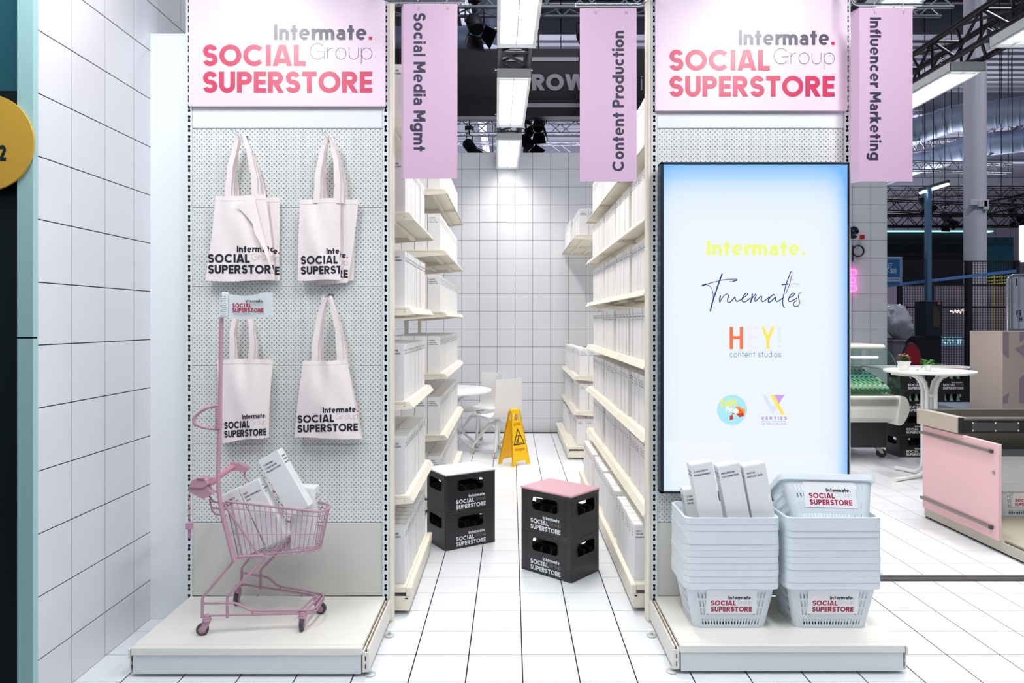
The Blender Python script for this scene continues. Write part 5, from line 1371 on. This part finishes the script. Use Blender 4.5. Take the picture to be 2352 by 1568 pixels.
b = MB(); b.box((XF, 8.05, 1.262), (XR-.02, 8.62, 1.30), c=.008); b.tube([(XF, 8.06, 1.27), (XR-.02, 8.06, 1.27)], .022, 10); b.build('canopy', M_FR, dl)
b = MB(); b.box((XF, 8.5, .82), (XR-.05, 8.53, 1.03), c=.004); b.box((XF, 8.42, 1.02), (XR-.25, 8.6, 1.035), c=.003); b.build('back_ledge', M_FR, dl)
b = MB(); b.box((XF, 8.58, 1.03), (XR-.02, 8.60, 1.262)); b.build('rear_glass', M_GLASS, dl)
b = MB(); b.box((XF, 7.96, .135), (4.255, 8.7, .434), c=.004); b.build('base_cabinet', mat('charcoal_base', (54, 54, 54), .4), dl)
b = MB(); xc, yc = PX(2018, 8.1), 8.10
for s in (-1, 1): b.lathe([(.01, -.012), (.045, -.012), (.05, -.008), (.05, .008), (.045, .012), (.01, .012)], 18, 1, Matrix.Translation((xc+.03, yc+s*.014, .05)) @ Matrix.Rotation(PI/2, 4, 'X'))
b.prism([(xc-.07, .135), (xc+.01, .135), (xc+.045, .05), (xc+.02, .045)], lambda u, v, d: (u, d, v), yc-.03, yc+.03); b.build('caster', [M_FR, M_RUBBER], dl, 40)
bp = None
for r in range(4):
    for c in range(13):
        x = 3.60+c*.054+(r % 2)*.027; y = 7.87+r*.085; z = .775+r*.032
        if x > 4.255: continue
        if bp is None:
            b = MB(); b.lathe([(.0001, 0), (.020, .001), (.0255, .006), (.026, .10), (.022, .135), (.011, .17), (.010, .20)], 12); bp = b.build('water_bottle', M_GREEN, None, 50, label='green glass bottle lying in the display fridge', cat='bottle', group='bottles lying in the display fridge')
            b = MB(); b.lathe([(.0115, .195), (.0115, .215), (.0001, .216)], 10); b.build('cap', M_CAP, bp, 40)
            b = MB(); b.lathe([(.0262, .035), (.0262, .105)], 12); b.build('paper_label', mat('bottle_label_glare', (226, 244, 228), .5), bp, 40); PM[bp] = Matrix.Identity(4); o = bp  # label drawn long; its pale colour also paints glare on the glass
        else: o = clone(bp)
        o.location = (x, y, z); o.rotation_euler = (-.95, 0, .42); o['label'] = 'green glass bottle in the display fridge, %s row from the front, %s from the left' % (ORD[r+1], ORD[c+1])

# ------------------------------------------------------------------ letters and neon on the back wall
YW = YB-.045
ls = thing('wall_lettering', 'black and red raised letters on the white tile wall by the screen', 'sign', (4.7, YB, 2.6)); ARC[0] = 16
def raised(ch, px_, base, cap, tf, m, name):
    q, _ = text(ch, cap*YW/F, tf); b = MB(); o = P3(px_, base, YW)
    for qq in q: b.prism(list(qq), lambda u, v, d: (o[0]+u, d, o[2]+v), YW, YW+.03)
    b.build(name, m, ls)
raised('e', 1947.5, 547, 37, .24, M_INK, 'letter'); raised('p', 1958.5, 589.5, 37, .05, M_INK, 'letter'); raised('.', 1977, 548.5, 38, .235, mat('letter_red', (206, 20, 34), .4), 'full_stop'); ARC[0] = 10
M_NEON = mat('pink_neon', (255, 72, 190), emit=6)
ns = thing('neon_sign', 'glowing pink neon tubes on the tile wall below the raised letters', 'sign', (4.8, YB, 2.0))
for a, c in ((619, 631.5), (638, 649.5), (656, 668)):
    x0, x1 = PX(1945, 9.85), PX(1967 if a != 638 else 1965, 9.85); z0, z1 = PZ(c, 9.85), PZ(a, 9.85); r = .02
    q = [(x0+r, z0), (x1-r, z0)]+arc(x1-r, z0+r, r, r, -90, 0)+arc(x1-r, z1-r, r, r, 0, 90)+[(x0+r, z1)]+arc(x0+r, z1-r, r, r, 90, 180)+arc(x0+r, z0+r, r, r, 180, 270)
    b = MB(); b.tube([(u, 9.86, v) for u, v in q], .007, 8, closed=True); b.build('neon_tube', M_NEON, ns, 60)

# ------------------------------------------------------------------ the exhibition hall beyond
M_HALLG = mat('hall_grey', (138, 138, 150), .6, noise=.05); M_HALLD = mat('hall_dark', (60, 60, 68), .6); M_ALU = mat('aluminium_truss', (168, 170, 178), .35, metal=.6)
M_BLK = mat('stage_black', (10, 11, 14), .6); M_DUCT = mat('duct_zinc', (176, 190, 210), .5, metal=.4, noise=.1, nscale=3); M_BEAM = mat('beam_paint', (196, 196, 204), .5)
ZC = 10.4
b = MB(); b.box((-26, 13, ZC), (40, 50, ZC+.1)); ceil = b.build('ceiling', mat('roof_deck', (112, 112, 122), .55), kind='structure')
b = MB()
for i in range(74): y = 13.2+i*.5; b.prism([(y-.12, ZC), (y-.07, ZC-.07), (y+.07, ZC-.07), (y+.12, ZC)], lambda u, v, d: (d, u, v), -26, 40)
b.build('roof_rib', mat('roof_deck', (112, 112, 122), .55), ceil, kind='stuff')
for x in (-9, -1.2, 6.6, 14.4, 22.2):
    b = MB(); b.box((x-.16, 13, ZC-.75), (x+.16, 50, ZC-.72)); b.box((x-.03, 13, ZC-.72), (x+.03, 50, ZC-.05)); b.build('roof_beam', M_BEAM, ceil)
for y in (19.5, 27, 35, 43):
    b = MB(); b.box((-26, y-.18, ZC-.95), (40, y+.18, ZC-.9)); b.box((-26, y-.04, ZC-.9), (40, y+.04, ZC-.05)); b.build('cross_beam', M_HALLG, ceil)
b = MB(); b.box((-26, 48, -.03), (40, 48.2, ZC+.1)); wh = b.build('wall_hall', M_HALLD, kind='structure')
for i in range(26):
    b = MB(); b.box((14.1+i*1.0, 47.9, 4.4), (15.05+i*1.0, 48, ZC), c=.02); b.build('panel', mat('hall_wall_panel', (150, 146, 160), .6, noise=.05), wh)
# black fascia of the stand behind
ff_ = thing('overhead_fascia', 'black overhead fascia with white ROW lettering above the back wall', 'sign', (1.5, 13.1, 5.36))
b = MB(); b.box((-3.6, 13, PZ(267, 13)), (6.5, 13.25, PZ(112, 13))); b.build('board', M_BLK, ff_)
b = MB(); ARC[0] = 16; Yf_ = 12.99; S = Yf_/F
for y0, y1 in ((131, 140.5), (237, 246.5)): b.face([P3(1142, y1, Yf_), P3(1425, y1, Yf_), P3(1425, y0, Yf_), P3(1142, y0, Yf_)])
b.face([P3(1142, 237, Yf_), P3(1151, 237, Yf_), P3(1151, 140, Yf_), P3(1142, 140, Yf_)])
q, _ = text('ROW', 37.5*S, .25, 126*S, .07); b.polys(q, plane(P3(1222, 207.5, Yf_), (1, 0, 0), (0, 0, 1)))
q, _ = text('ig', 36*S, .085, 36*S, .2); b.polys(q, plane(P3(1472, 207, Yf_), (1, 0, 0), (0, 0, 1))); ARC[0] = 10
b.build('printed_words', mat('fascia_white', (176, 174, 180), .5), ff_)
b = MB()
for hx_ in (-3, .5, 3, 6): b.tube([(hx_, 13.1, PZ(113, 13)), (hx_, 13.1, ZC)], .012, 5)
b.build('suspension_wire', M_BLK, ff_, kind='stuff')
# grey trusses
def tr(label, a, c, s, n, m, r=.028, group='hall trusses'): return truss(label, a, c, s, r, n, m, group, False, sides=6)
tr('grey aluminium truss crossing high above the aisle signs', (-4, 11.6, 6.85), (7.2, 11.6, 6.85), .34, 30, M_ALU)
tr('grey aluminium truss seen under the black fascia', (-5, 20, 7.05), (11, 20, 7.05), .34, 40, M_ALU)
tr('grey aluminium truss further back under the fascia', (-8, 27, 8.2), (14, 27, 8.2), .4, 40, M_ALU)
tr('second grey truss in the rear of the hall under the fascia', (-8, 24, 8.6), (14, 24, 8.6), .3, 50, M_ALU)
tr('dark long truss low in front of the far hall wall', (10, 25, 6.15), (26, 25, 6.15), .36, 44, M_BLK)
tr('dark truss above the teal light strip', (10, 19.5, 4.35), (15.1, 19.5, 4.35), .30, 18, M_BLK)
tr('second dark truss carrying stage lamps above the teal light strip', (10, 21.5, 5.15), (15.6, 20.5, 4.75), .32, 20, M_BLK)
tr('dark truss slanting upwards at the right edge of the hall', (13.4, 20, 4.75), (18, 20, 5.75), .34, 16, M_BLK)
tr('grey truss running diagonally left of the pale column', (12.2, 22, 7.0), (17.5, 25.5, 8.1), .34, 22, M_ALU)
tr('grey truss right of the pale column up in the hall', (15, 22, 7.6), (20, 21, 7.9), .34, 18, M_ALU)
tr('grey truss slanting down behind the pale column', (14.9, 22.5, 6.8), (17.4, 21, 8.5), .32, 14, M_ALU)
tr('grey truss left of the pale column, lower one', (11.5, 22, 6.45), (15.6, 22, 6.35), .26, 20, M_ALU)
# ducts and cables
def duct(label, pts, r):
    b = MB(); b.tube(pts, r, 20); o = MB()
    P = [Vector(p) for p in pts]
    for a, c in zip(P[:-1], P[1:]):
        d = c-a; n = int(d.length/.28)
        for i in range(n): o.tube([a+d*(i/n), a+d*(i/n)+d.normalized()*.05], r*1.03, 20)
    t = thing('air_duct', label, 'duct', tuple(pts[0]), 0, 'zinc air ducts'); b.build('pipe', M_DUCT, t, 60); o.build('seam_ring', M_DUCT, t, 60, kind='stuff')
duct('zinc air duct rising to the right, upper one beside the column', [(10.5, 24, 6.9), (13.8, 22, 7.9), (19, 17.6, 7.55)], .42)
duct('zinc air duct rising to the right, lower one beside the column', [(11.6, 25, 6.4), (15, 22.5, 7.2), (20, 17.8, 7.0)], .36)
duct('zinc air duct hanging above the aisle left of the ceiling light', [(-4, 17, 8.32), (-.75, 17, 8.32)], .36)
duct('blue-grey vertical air duct left of the nearest aisle light', [(-.52, 16.6, 8.0), (-.48, 16.6, 9.1)], .28)
rr = random.Random(21); b = MB()
for i in range(34):
    x = rr.uniform(9.5, 20); y = rr.uniform(18, 26); z0 = rr.uniform(4.5, 7.5); b.tube([(x, y, z0), (x, y, ZC)], .012, 4)
for i in range(26):
    x = rr.uniform(-4, 8); y = rr.uniform(18, 28); b.tube([(x, y, rr.uniform(7.2, 9)), (x, y, ZC)], .012, 4)
b.build('hanging_cables', M_BLK, None, kind='stuff', label='thin dark cables hanging from the hall roof', cat='cables')
# stage lamps with barn doors
def spot(label, x, y, z, rot, s=1.0):
    t = thing('stage_lamp', label, 'lamp', (x, y, z), rot, 'stage lamps'); b = MB()
    T_ = Matrix.Rotation(2.5, 4, 'X')
    b.lathe([(.10*s, -.14*s), (.13*s, -.10*s), (.13*s, .10*s), (.11*s, .16*s)], 16, 0, T_); b.build('lamp_body', M_BLK, t, 40, world=False)
    for k in range(4):
        b = MB(); R_ = T_ @ Matrix.Rotation(k*PI/2, 4, 'Z')
        b.prism([(-.11*s, .16*s), (.11*s, .16*s), (.17*s, .38*s), (-.17*s, .38*s)], lambda u, v, d: R_ @ Vector((.11*s+(v-.16*s)*.55+d, u, v)), 0, .004); b.build('barn_door', M_BLK, t, world=False)
    b = MB(); b.tube([(-.17*s, 0, 0), (-.17*s, 0, .26*s), (.17*s, 0, .26*s), (.17*s, 0, 0)], .012*s, 6); b.tube([(0, 0, .26*s), (0, 0, .42*s)], .02*s, 6); b.tube([(0, 0, .42*s), (0, 0, ZC-z)], .008, 5); b.box((-.08*s, -.08*s, .36*s), (.08*s, .08*s, .46*s)); b.build('yoke', M_BLK, t, 40, world=False)
spot('black stage lamp with barn doors left of the nearest aisle light', PX(1090, 11.5), 11.5, PZ(55, 11.5), .5, 1.0)
spot('black stage lamp with barn doors under the black fascia', PX(1238, 14), 14, PZ(285, 14), -.3, .9)
spot('black stage lamp right of the farthest aisle light', PX(1208, 14), 14, PZ(325, 14), .9, .9)
spot('black stage lamp half hidden left of the sign reading Content Production', PX(1345, 12), 12, PZ(90, 12), .4, 1.0)
spot('black stage lamp at the left under the fascia', PX(1078, 15), 15, PZ(335, 15), 1.2, .9)
spot('small stage lamp glowing left of the steel mast', PX(2120, 20), 20, PZ(465, 20), .2, .9)
spot('stage lamp hanging at the far right of the hall', PX(2325, 20), 20, PZ(490, 20), .2, .9)
spot('stage lamp on top of the truss above the teal strip', PX(2170, 20), 20, PZ(500, 20), .2, .9)
# pale column
Yc = 15.0; cx = PX(2239.5, Yc); r = 23*Yc/F
t = thing('column', 'pale round hall column at the right with small boxes on it', 'column', (cx, Yc, 0)); b = MB(); b.lathe([(r, 0), (r, ZC)], 40, 0, Matrix.Translation((cx, Yc, 0))); b.build('shaft', mat('column_paint', (206, 204, 214), .4), t, 60)
for x0, x1, y0, y1 in ((2229, 2243, 459, 471), (2248, 2265, 461, 475), (2260, 2268, 459, 482)):
    b = MB(); p, q = P3(x0, y1, Yc-r-.06), P3(x1, y0, Yc-r); b.box(p, q, c=.01); b.build('junction_box', M_BEAM, t)
# steel mast with a light bar
t = thing('light_mast', 'slim steel mast with a bright light bar on top', 'mast', (PX(2135.5, 12), 12, 0))
b = MB(); b.box((PX(2130.5, 12), 12, 0), (PX(2140.5, 12), 12.1, PZ(430, 12)), c=.004); b.build('post', mat('mast_steel', (112, 150, 180), .3, metal=.7), t)
b = MB(); b.tube([P3(2114, 443, 11.9), P3(2178, 423, 12.9)], .022, 8); b.build('light_bar', mat('led_white', (236, 250, 255), emit=9), t, 50)
b = MB(); b.tube([P3(2114, 441, 11.95)+Vector((0, 0, .04)), P3(2178, 421, 12.95)+Vector((0, 0, .04))], .03, 8); b.build('bar_back', M_BLK, t, 50)
# padel court: blue beam, black frames with wire mesh
t = thing('court_beam', 'blue steel beam slanting across the court frames', 'beam', tuple(P3(2040, 656, 12.3)))
b = MB(); a, c, e = P3(2030, 657.5, 12.4), P3(2140, 644, 12.2), P3(2335, 622, 11.6)
for p, q in ((a, c), (c, e)): b.add([tuple(x+Vector((0, dy, dz))) for x in (p, q) for dy, dz in ((0, -.025), (0, .025), (.06, .025), (.06, -.025))], [(0, 4, 5, 1), (1, 5, 6, 2), (2, 6, 7, 3), (3, 7, 4, 0), (0, 1, 2, 3), (7, 6, 5, 4)])
b.build('bar', mat('beam_blue', (84, 132, 196), .35, metal=.5), t)
Yk = 14.0
t = thing('court_fence', 'black steel padel court fence with wire mesh at the right', 'fence', (9, Yk, 0))
for x0, x1 in ((2065, 2073), (2131, 2146), (2221, 2233), (2332, 2342)):
    b = MB(); b.box((PX(x0, Yk), Yk, 0), (PX(x1, Yk), Yk+.08, PZ(600 if x0 > 2200 else 650, Yk))); b.build('post', M_BLK, t)
for y0, y1 in ((598, 601), (653, 656), (703, 708), (776, 779), (872, 877)):
    b = MB(); b.box((PX(2040, Yk), Yk+.01, PZ(y1, Yk)), (PX(2345, Yk), Yk+.05, PZ(y0, Yk))); b.build('rail', M_BLK, t)
b = MB(); x = PX(2073, Yk)
while x < PX(2345, Yk): b.box((x, Yk+.02, PZ(874, Yk)), (x+.008, Yk+.028, PZ(600, Yk))); x += .052
z = PZ(874, Yk)
while z < PZ(600, Yk): b.box((PX(2073, Yk), Yk+.02, z), (PX(2345, Yk), Yk+.028, z+.008)); z += .052
b.build('wire_mesh', M_BLK, t, kind='stuff')
def slab(name, label, cat, x0, x1, y0, y1, Y, m, dp=.15, group=None):
    b = MB(); b.box((PX(x0, Y), Y, PZ(y1, Y)), (PX(x1, Y), Y+dp, PZ(y0, Y)), c=.004); return b.build(name, m, None, label=label, cat=cat, group=group, loc=(PX((x0+x1)/2, Y), Y, PZ(y1, Y)))
slab('stage_curtain', 'black stage curtain under the teal light strip', 'curtain', 2030, 2222, 533, 860, 20.5, mat('curtain_black', (14, 18, 26), .8))
slab('teal_wall', 'dark teal stage wall right of the pale column', 'wall', 2262, 2328, 545, 863, 20, mat('teal_wall', (6, 74, 92), .7))
slab('light_strip', 'long thin teal light strip under the dark trusses', 'lamp', 2036, 2282, 529.3, 532, 20.4, mat('led_teal', (150, 240, 235), emit=1.6), .2)
slab('grey_backdrop', 'mauve grey backdrop behind the wire mesh', 'wall', 2036, 2320, 655, 881, 17.5, mat('mauve_backdrop', (176, 160, 178), .5, noise=.05))
slab('bright_screen', 'bright screen cut by the right edge of the view', 'screen', 2347, 2380, 517, 601, 16, mat('screen_white', (236, 246, 255), emit=1.1), .1)
t = thing('court_ledge', 'low black court base with crumpled silver film on top', 'platform', (7.5, 11.2, 0))
b = MB(); b.box((5.6, 11, 0), (9.5, 13.6, .70)); b.build('base', M_BLK, t)
rr = random.Random(2); hh = {}
def film(u, v):
    k = (round(u*40), round(v*14)); hh.setdefault(k, rr.random()*.035); return (5.6+3.9*u, 11+1.0*v, .702+hh[k])
b = MB(); b.grid(film, 40, 14); b.build('silver_film', mat('silver_film', (170, 186, 200), .22, metal=.8), t)
def glow_sign(label, x0, x1, y0, y1, words):
    Y = 15.5; t = thing('floor_screen', label, 'screen', (PX(x0, Y), Y, PZ(y1, Y))); b = MB(); b.box((PX(x0, Y), Y, PZ(y1, Y)), (PX(x1, Y), Y+.06, PZ(y0, Y))); b.build('panel', mat('lit_aqua', (74, 132, 158), emit=.8), t)
    b = MB(); s = Y/F
    if words: q, W = text(words, 14*s, .2, 44*s, .12); b.polys(q, plane((PX(x1-2, Y), Y-.01, PZ(y1-5, Y)), (-1, 0, 0), (0, 0, 1)))
    else:
        c = P3((x0+x1)/2, (y0+y1)/2, Y); e = [(c[0]+14*s*math.cos(a*PI/12), c[2]+9*s*math.sin(a*PI/12)) for a in range(24)]
        b.polys(stroke_quads(e, 2*s, True), lambda u, v: (u, Y-.01, v))
    b.build('printed_words', mat('lit_pale', (196, 226, 236), emit=.9), t)
glow_sign('lit blue sign with mirrored lettering behind the wire mesh', 2162, 2211, 772, 794, 'W PAD'); glow_sign('lit blue sign with oval emblem behind the wire mesh', 2270, 2306, 771, 802, None); glow_sign('small lit blue sign beside the grey bin', 2080, 2093, 775, 792, None)
# bulbs on a wire
b = MB()
for i, (x, y) in enumerate(((2185, 714), (2190, 717), (2194, 713), (2198, 717), (2202, 713), (2206, 717), (2210, 712))): b.lathe([(.0001, -.022), (.018, -.012), (.022, 0), (.018, .012), (.0001, .022)], 8, 0, Matrix.Translation(P3(x, y, 15.2)))
b.tube([P3(2183, 712, 15.2), P3(2212, 711, 15.2)], .004, 4, 1); b.build('light_chain', [mat('bulb_warm', (255, 214, 170), emit=5), M_BLK], None, label='short chain of warm bulbs behind the wire mesh', cat='lamp', loc=tuple(P3(2197, 715, 15.2)))
# blue court sign
Y = 11.9; t = thing('court_sign', 'blue framed court sign partly hidden by the tile wall', 'sign', tuple(P3(2050, 655, Y)))
b = MB(); b.box(P3(1990, 655, Y), P3(2073, 590, Y)+Vector((0, .06, 0)), c=.006); b.build('frame', mat('pale_blue_frame', (118, 160, 186), .4, metal=.4), t)
b = MB(); b.box(P3(1992, 653, Y-.004), P3(2066, 596, Y+.0)); b.build('board', mat('court_blue', (30, 88, 140), .5), t)
b = MB(); b.box(P3(1992, 646, Y-.007), P3(2066, 637, Y-.002)); b.build('strip', mat('court_pale', (176, 196, 210), .5), t)
b = MB(); s = Y/F
for w_, x, y, c, W in (('ST', 2039, 616, 12, 9), ('S WIN', 2036, 628, 12, 22)):
    q, _ = text(w_, c*s, .13, W*s, .18, italic=.15); b.polys(q, plane(P3(x, y, Y-.006), (1, 0, 0), (0, 0, 1)))
q, _ = text('CITY.DE PADEL', 5.5*s, .16, 34*s, .14); b.polys(q, plane(P3(2032, 644, Y-.0085), (1, 0, 0), (0, 0, 1)), 1)
b.build('printed_words', [mat('chalk_white', (206, 220, 232), .5), M_INK], t)
# grey bin with a plastic bag, red chair, black cabinet
Y = 10.7; t = thing('waste_bin', 'grey waste bin standing beyond the end of the tile wall', 'bin', (PX(2066, Y), Y+.15, 0))
b = MB(); x0, x1 = PX(2052, Y), PX(2080, Y); z1 = PZ(780, Y); q = [(x0+.02, 0), (x1-.02, 0), (x1, z1), (x0, z1)]
b.prism(q, lambda u, v, d: (u, d, v), Y, Y+.30); b.build('body', mat('bin_grey', (120, 118, 130), .5), t)
b = MB(); b.box((x0-.012, Y-.012, z1-.03), (x1+.012, Y+.312, z1), c=.004); b.build('rim', mat('bin_grey', (120, 118, 130), .5), t)
rr = random.Random(9); b = MB(); c0 = P3(2060, 740, Y+.15)
nz, na = 12, 18; ph = [[rr.uniform(-.03, .03) for _ in range(na)] for _ in range(nz+1)]
def pb(u, v):
    i = int(round(u*na)) % na; j = int(round(v*nz)); a = 2*PI*u; R_ = .21*math.sin(PI*(.12+.80*v))**.7+ph[j][i]; return (c0[0]+.02-.10*(v-.5)+R_*math.cos(a), c0[1]+R_*.7*math.sin(a), c0[2]-.26+.54*v+ph[j][i]*.5)
b.grid(pb, na, nz); b.build('plastic_bag', mat('film_grey', (176, 180, 192), .2, spec=.8), None, 50, label='crumpled clear plastic bag piled on the grey bin', cat='bag', loc=tuple(c0))
Y = 10.3; t = thing('desk_chair', 'red backed chair with black rim behind the plants', 'chair', (PX(2100, Y), Y, 0))
cxx, czz = PX(2096, Y), PZ(836, Y); a_, b_ = .135, .30; A = [(cxx+a_*math.cos(k*PI/16), czz+b_*math.sin(k*PI/16)) for k in range(17)]
b = MB(); b.prism(A, lambda u, v, d: (u, d+.3*(v-czz)*.2, v), Y, Y+.04); b.build('backrest', mat('chair_red', (150, 14, 34), .6), t)
b = MB(); b.tube([(u, Y+.02+.06*(v-czz), v) for u, v in A], .02, 8); b.build('rim', M_BLK, t, 50)
b = MB(); b.box((cxx-.2, Y+.05, .46), (cxx+.2, Y+.48, .54), c=.03); b.build('seat', M_BLK, t); b = MB(); b.tube([(cxx, Y+.25, .02), (cxx, Y+.25, .47)], .03, 8)
b.tube([(cxx-.25, Y+.25, .03), (cxx+.25, Y+.25, .03)], .02, 6); b.tube([(cxx, Y, .03), (cxx, Y+.5, .03)], .02, 6); b.tube([(cxx, Y+.05, .5), (cxx, Y+.03, czz)], .025, 8); b.build('base', M_BLK, t, 50)
Y = 11.2; t = thing('photo_cabinet', 'tall dark cabinet with an arched screen beside the court fence', 'cabinet', (PX(2140, Y), Y, 0))
b = MB(); b.box((PX(2103, Y), Y, 0), (PX(2163, Y), Y+.5, PZ(772, Y)), c=.006); b.build('base', mat('cabinet_black', (16, 18, 24), .5), t)
b = MB(); b.box((PX(2125, Y), Y-.02, PZ(772, Y)), (PX(2163, Y), Y+.3, PZ(691, Y)), c=.006); b.build('tower', mat('cabinet_navy', (22, 30, 44), .5), t)
b = MB(); x0, x1, z0, z1 = PX(2141, Y), PX(2157, Y), PZ(752, Y), PZ(703, Y); r = (x1-x0)
b.prism([(x0, z0), (x1, z0), (x1, z1-r*.9)]+[(x0+r*math.cos(a), z1-r*.9+r*.9*math.sin(a)) for a in (.3, .7, 1.1, 1.5)]+[(x0, z1)], lambda u, v, d: (u, d, v), Y-.024, Y-.02); b.build('arched_screen', mat('bronze_screen', (86, 76, 62), .2, metal=.4), t)
b = MB(); b.box(P3(2155, 699, Y-.026), P3(2160, 693, Y-.02)); b.build('badge', mat('badge_orange', (196, 96, 70), .5), t)
# patterned box and barrier at the right edge
Y = 7.0; t = thing('patterned_cube', 'tall taupe box with mauve angular patches at the right edge', 'box', (PX(2340, Y), Y+.3, 0))
x0 = PX(2303, Y); b = MB(); b.box((x0, Y, 0), (x0+.75, Y+.5, PZ(761, Y))); b.build('body', mat('taupe_print', (172, 158, 152), .6), t)
b = MB()
for poly in (((2303, 762), (2317, 762), (2317, 824), (2303, 812)), ((2342, 762), (2356, 762), (2356, 778), (2342, 786)), ((2341, 870), (2356, 858), (2356, 925), (2341, 925)), ((2303, 912), (2318, 902), (2315, 926), (2303, 926)), ((2331, 800), (2356, 790), (2356, 822))):
    b = MB(); b.face([P3(x, y, Y-.002) for x, y in poly]); b.build('printed_patch', mat('mauve_print', (136, 122, 132), .6), t)
Y = 9.0; t = thing('crowd_barrier', 'chrome crowd barrier with a white lettered banner at the right edge', 'barrier', (PX(2340, Y), Y, 0))
b = MB(); x0 = PX(2315, Y); x1 = x0+1.6; z0, z1 = PZ(757, Y), PZ(632, Y)
b.tube([(x0, Y, 0), (x0, Y, z1-.06), (x0+.02, Y, z1-.02), (x0+.06, Y, z1), (x1, Y, z1), (x1, Y, 0)], .02, 10); b.tube([(x0, Y, z0), (x1, Y, z0)], .014, 8); b.build('frame', M_CHROME, t, 50)
for i in range(14):
    b = MB(); x = x0+.055+i*.085; b.tube([(x, Y, z0), (x, Y, z1)], .008, 6); b.build('bar', M_CHROME, t, 50)
b = MB(); b.box((x0+.05, Y+.03, z0-.03), (x1, Y+.04, z1-.02)); b.build('banner', mat('banner_white', (236, 238, 248), .6), t)
b = MB(); s = Y/F; Yt = Y+.029
for w_, x, y, c, W in (('WE', 2333, 725, 13, 13), ('TH', 2336, 738, 11, 12), ('I', 2334, 656, 17, 3)):
    q, _ = text(w_, c*s, .2, W*s, .14); b.polys(q, plane(P3(x, y, Yt), (1, 0, 0), (0, 0, 1)))
b.build('printed_words', M_INK, t)
# yellow railing far behind the mesh
b = MB()
for y in (638, 646, 653): b.tube([P3(2266, y, 17), P3(2325, y-4, 17)], .02, 6)
for x in (2280, 2296, 2312): b.tube([P3(x, 885.5, 17), P3(x+3, 632, 17)], .02, 6)
b.build('yellow_railing', mat('railing_yellow', (214, 196, 40), .5), None, 50, label='yellow railing behind the wire mesh at the right', cat='railing', loc=tuple(P3(2295, 655, 17)))
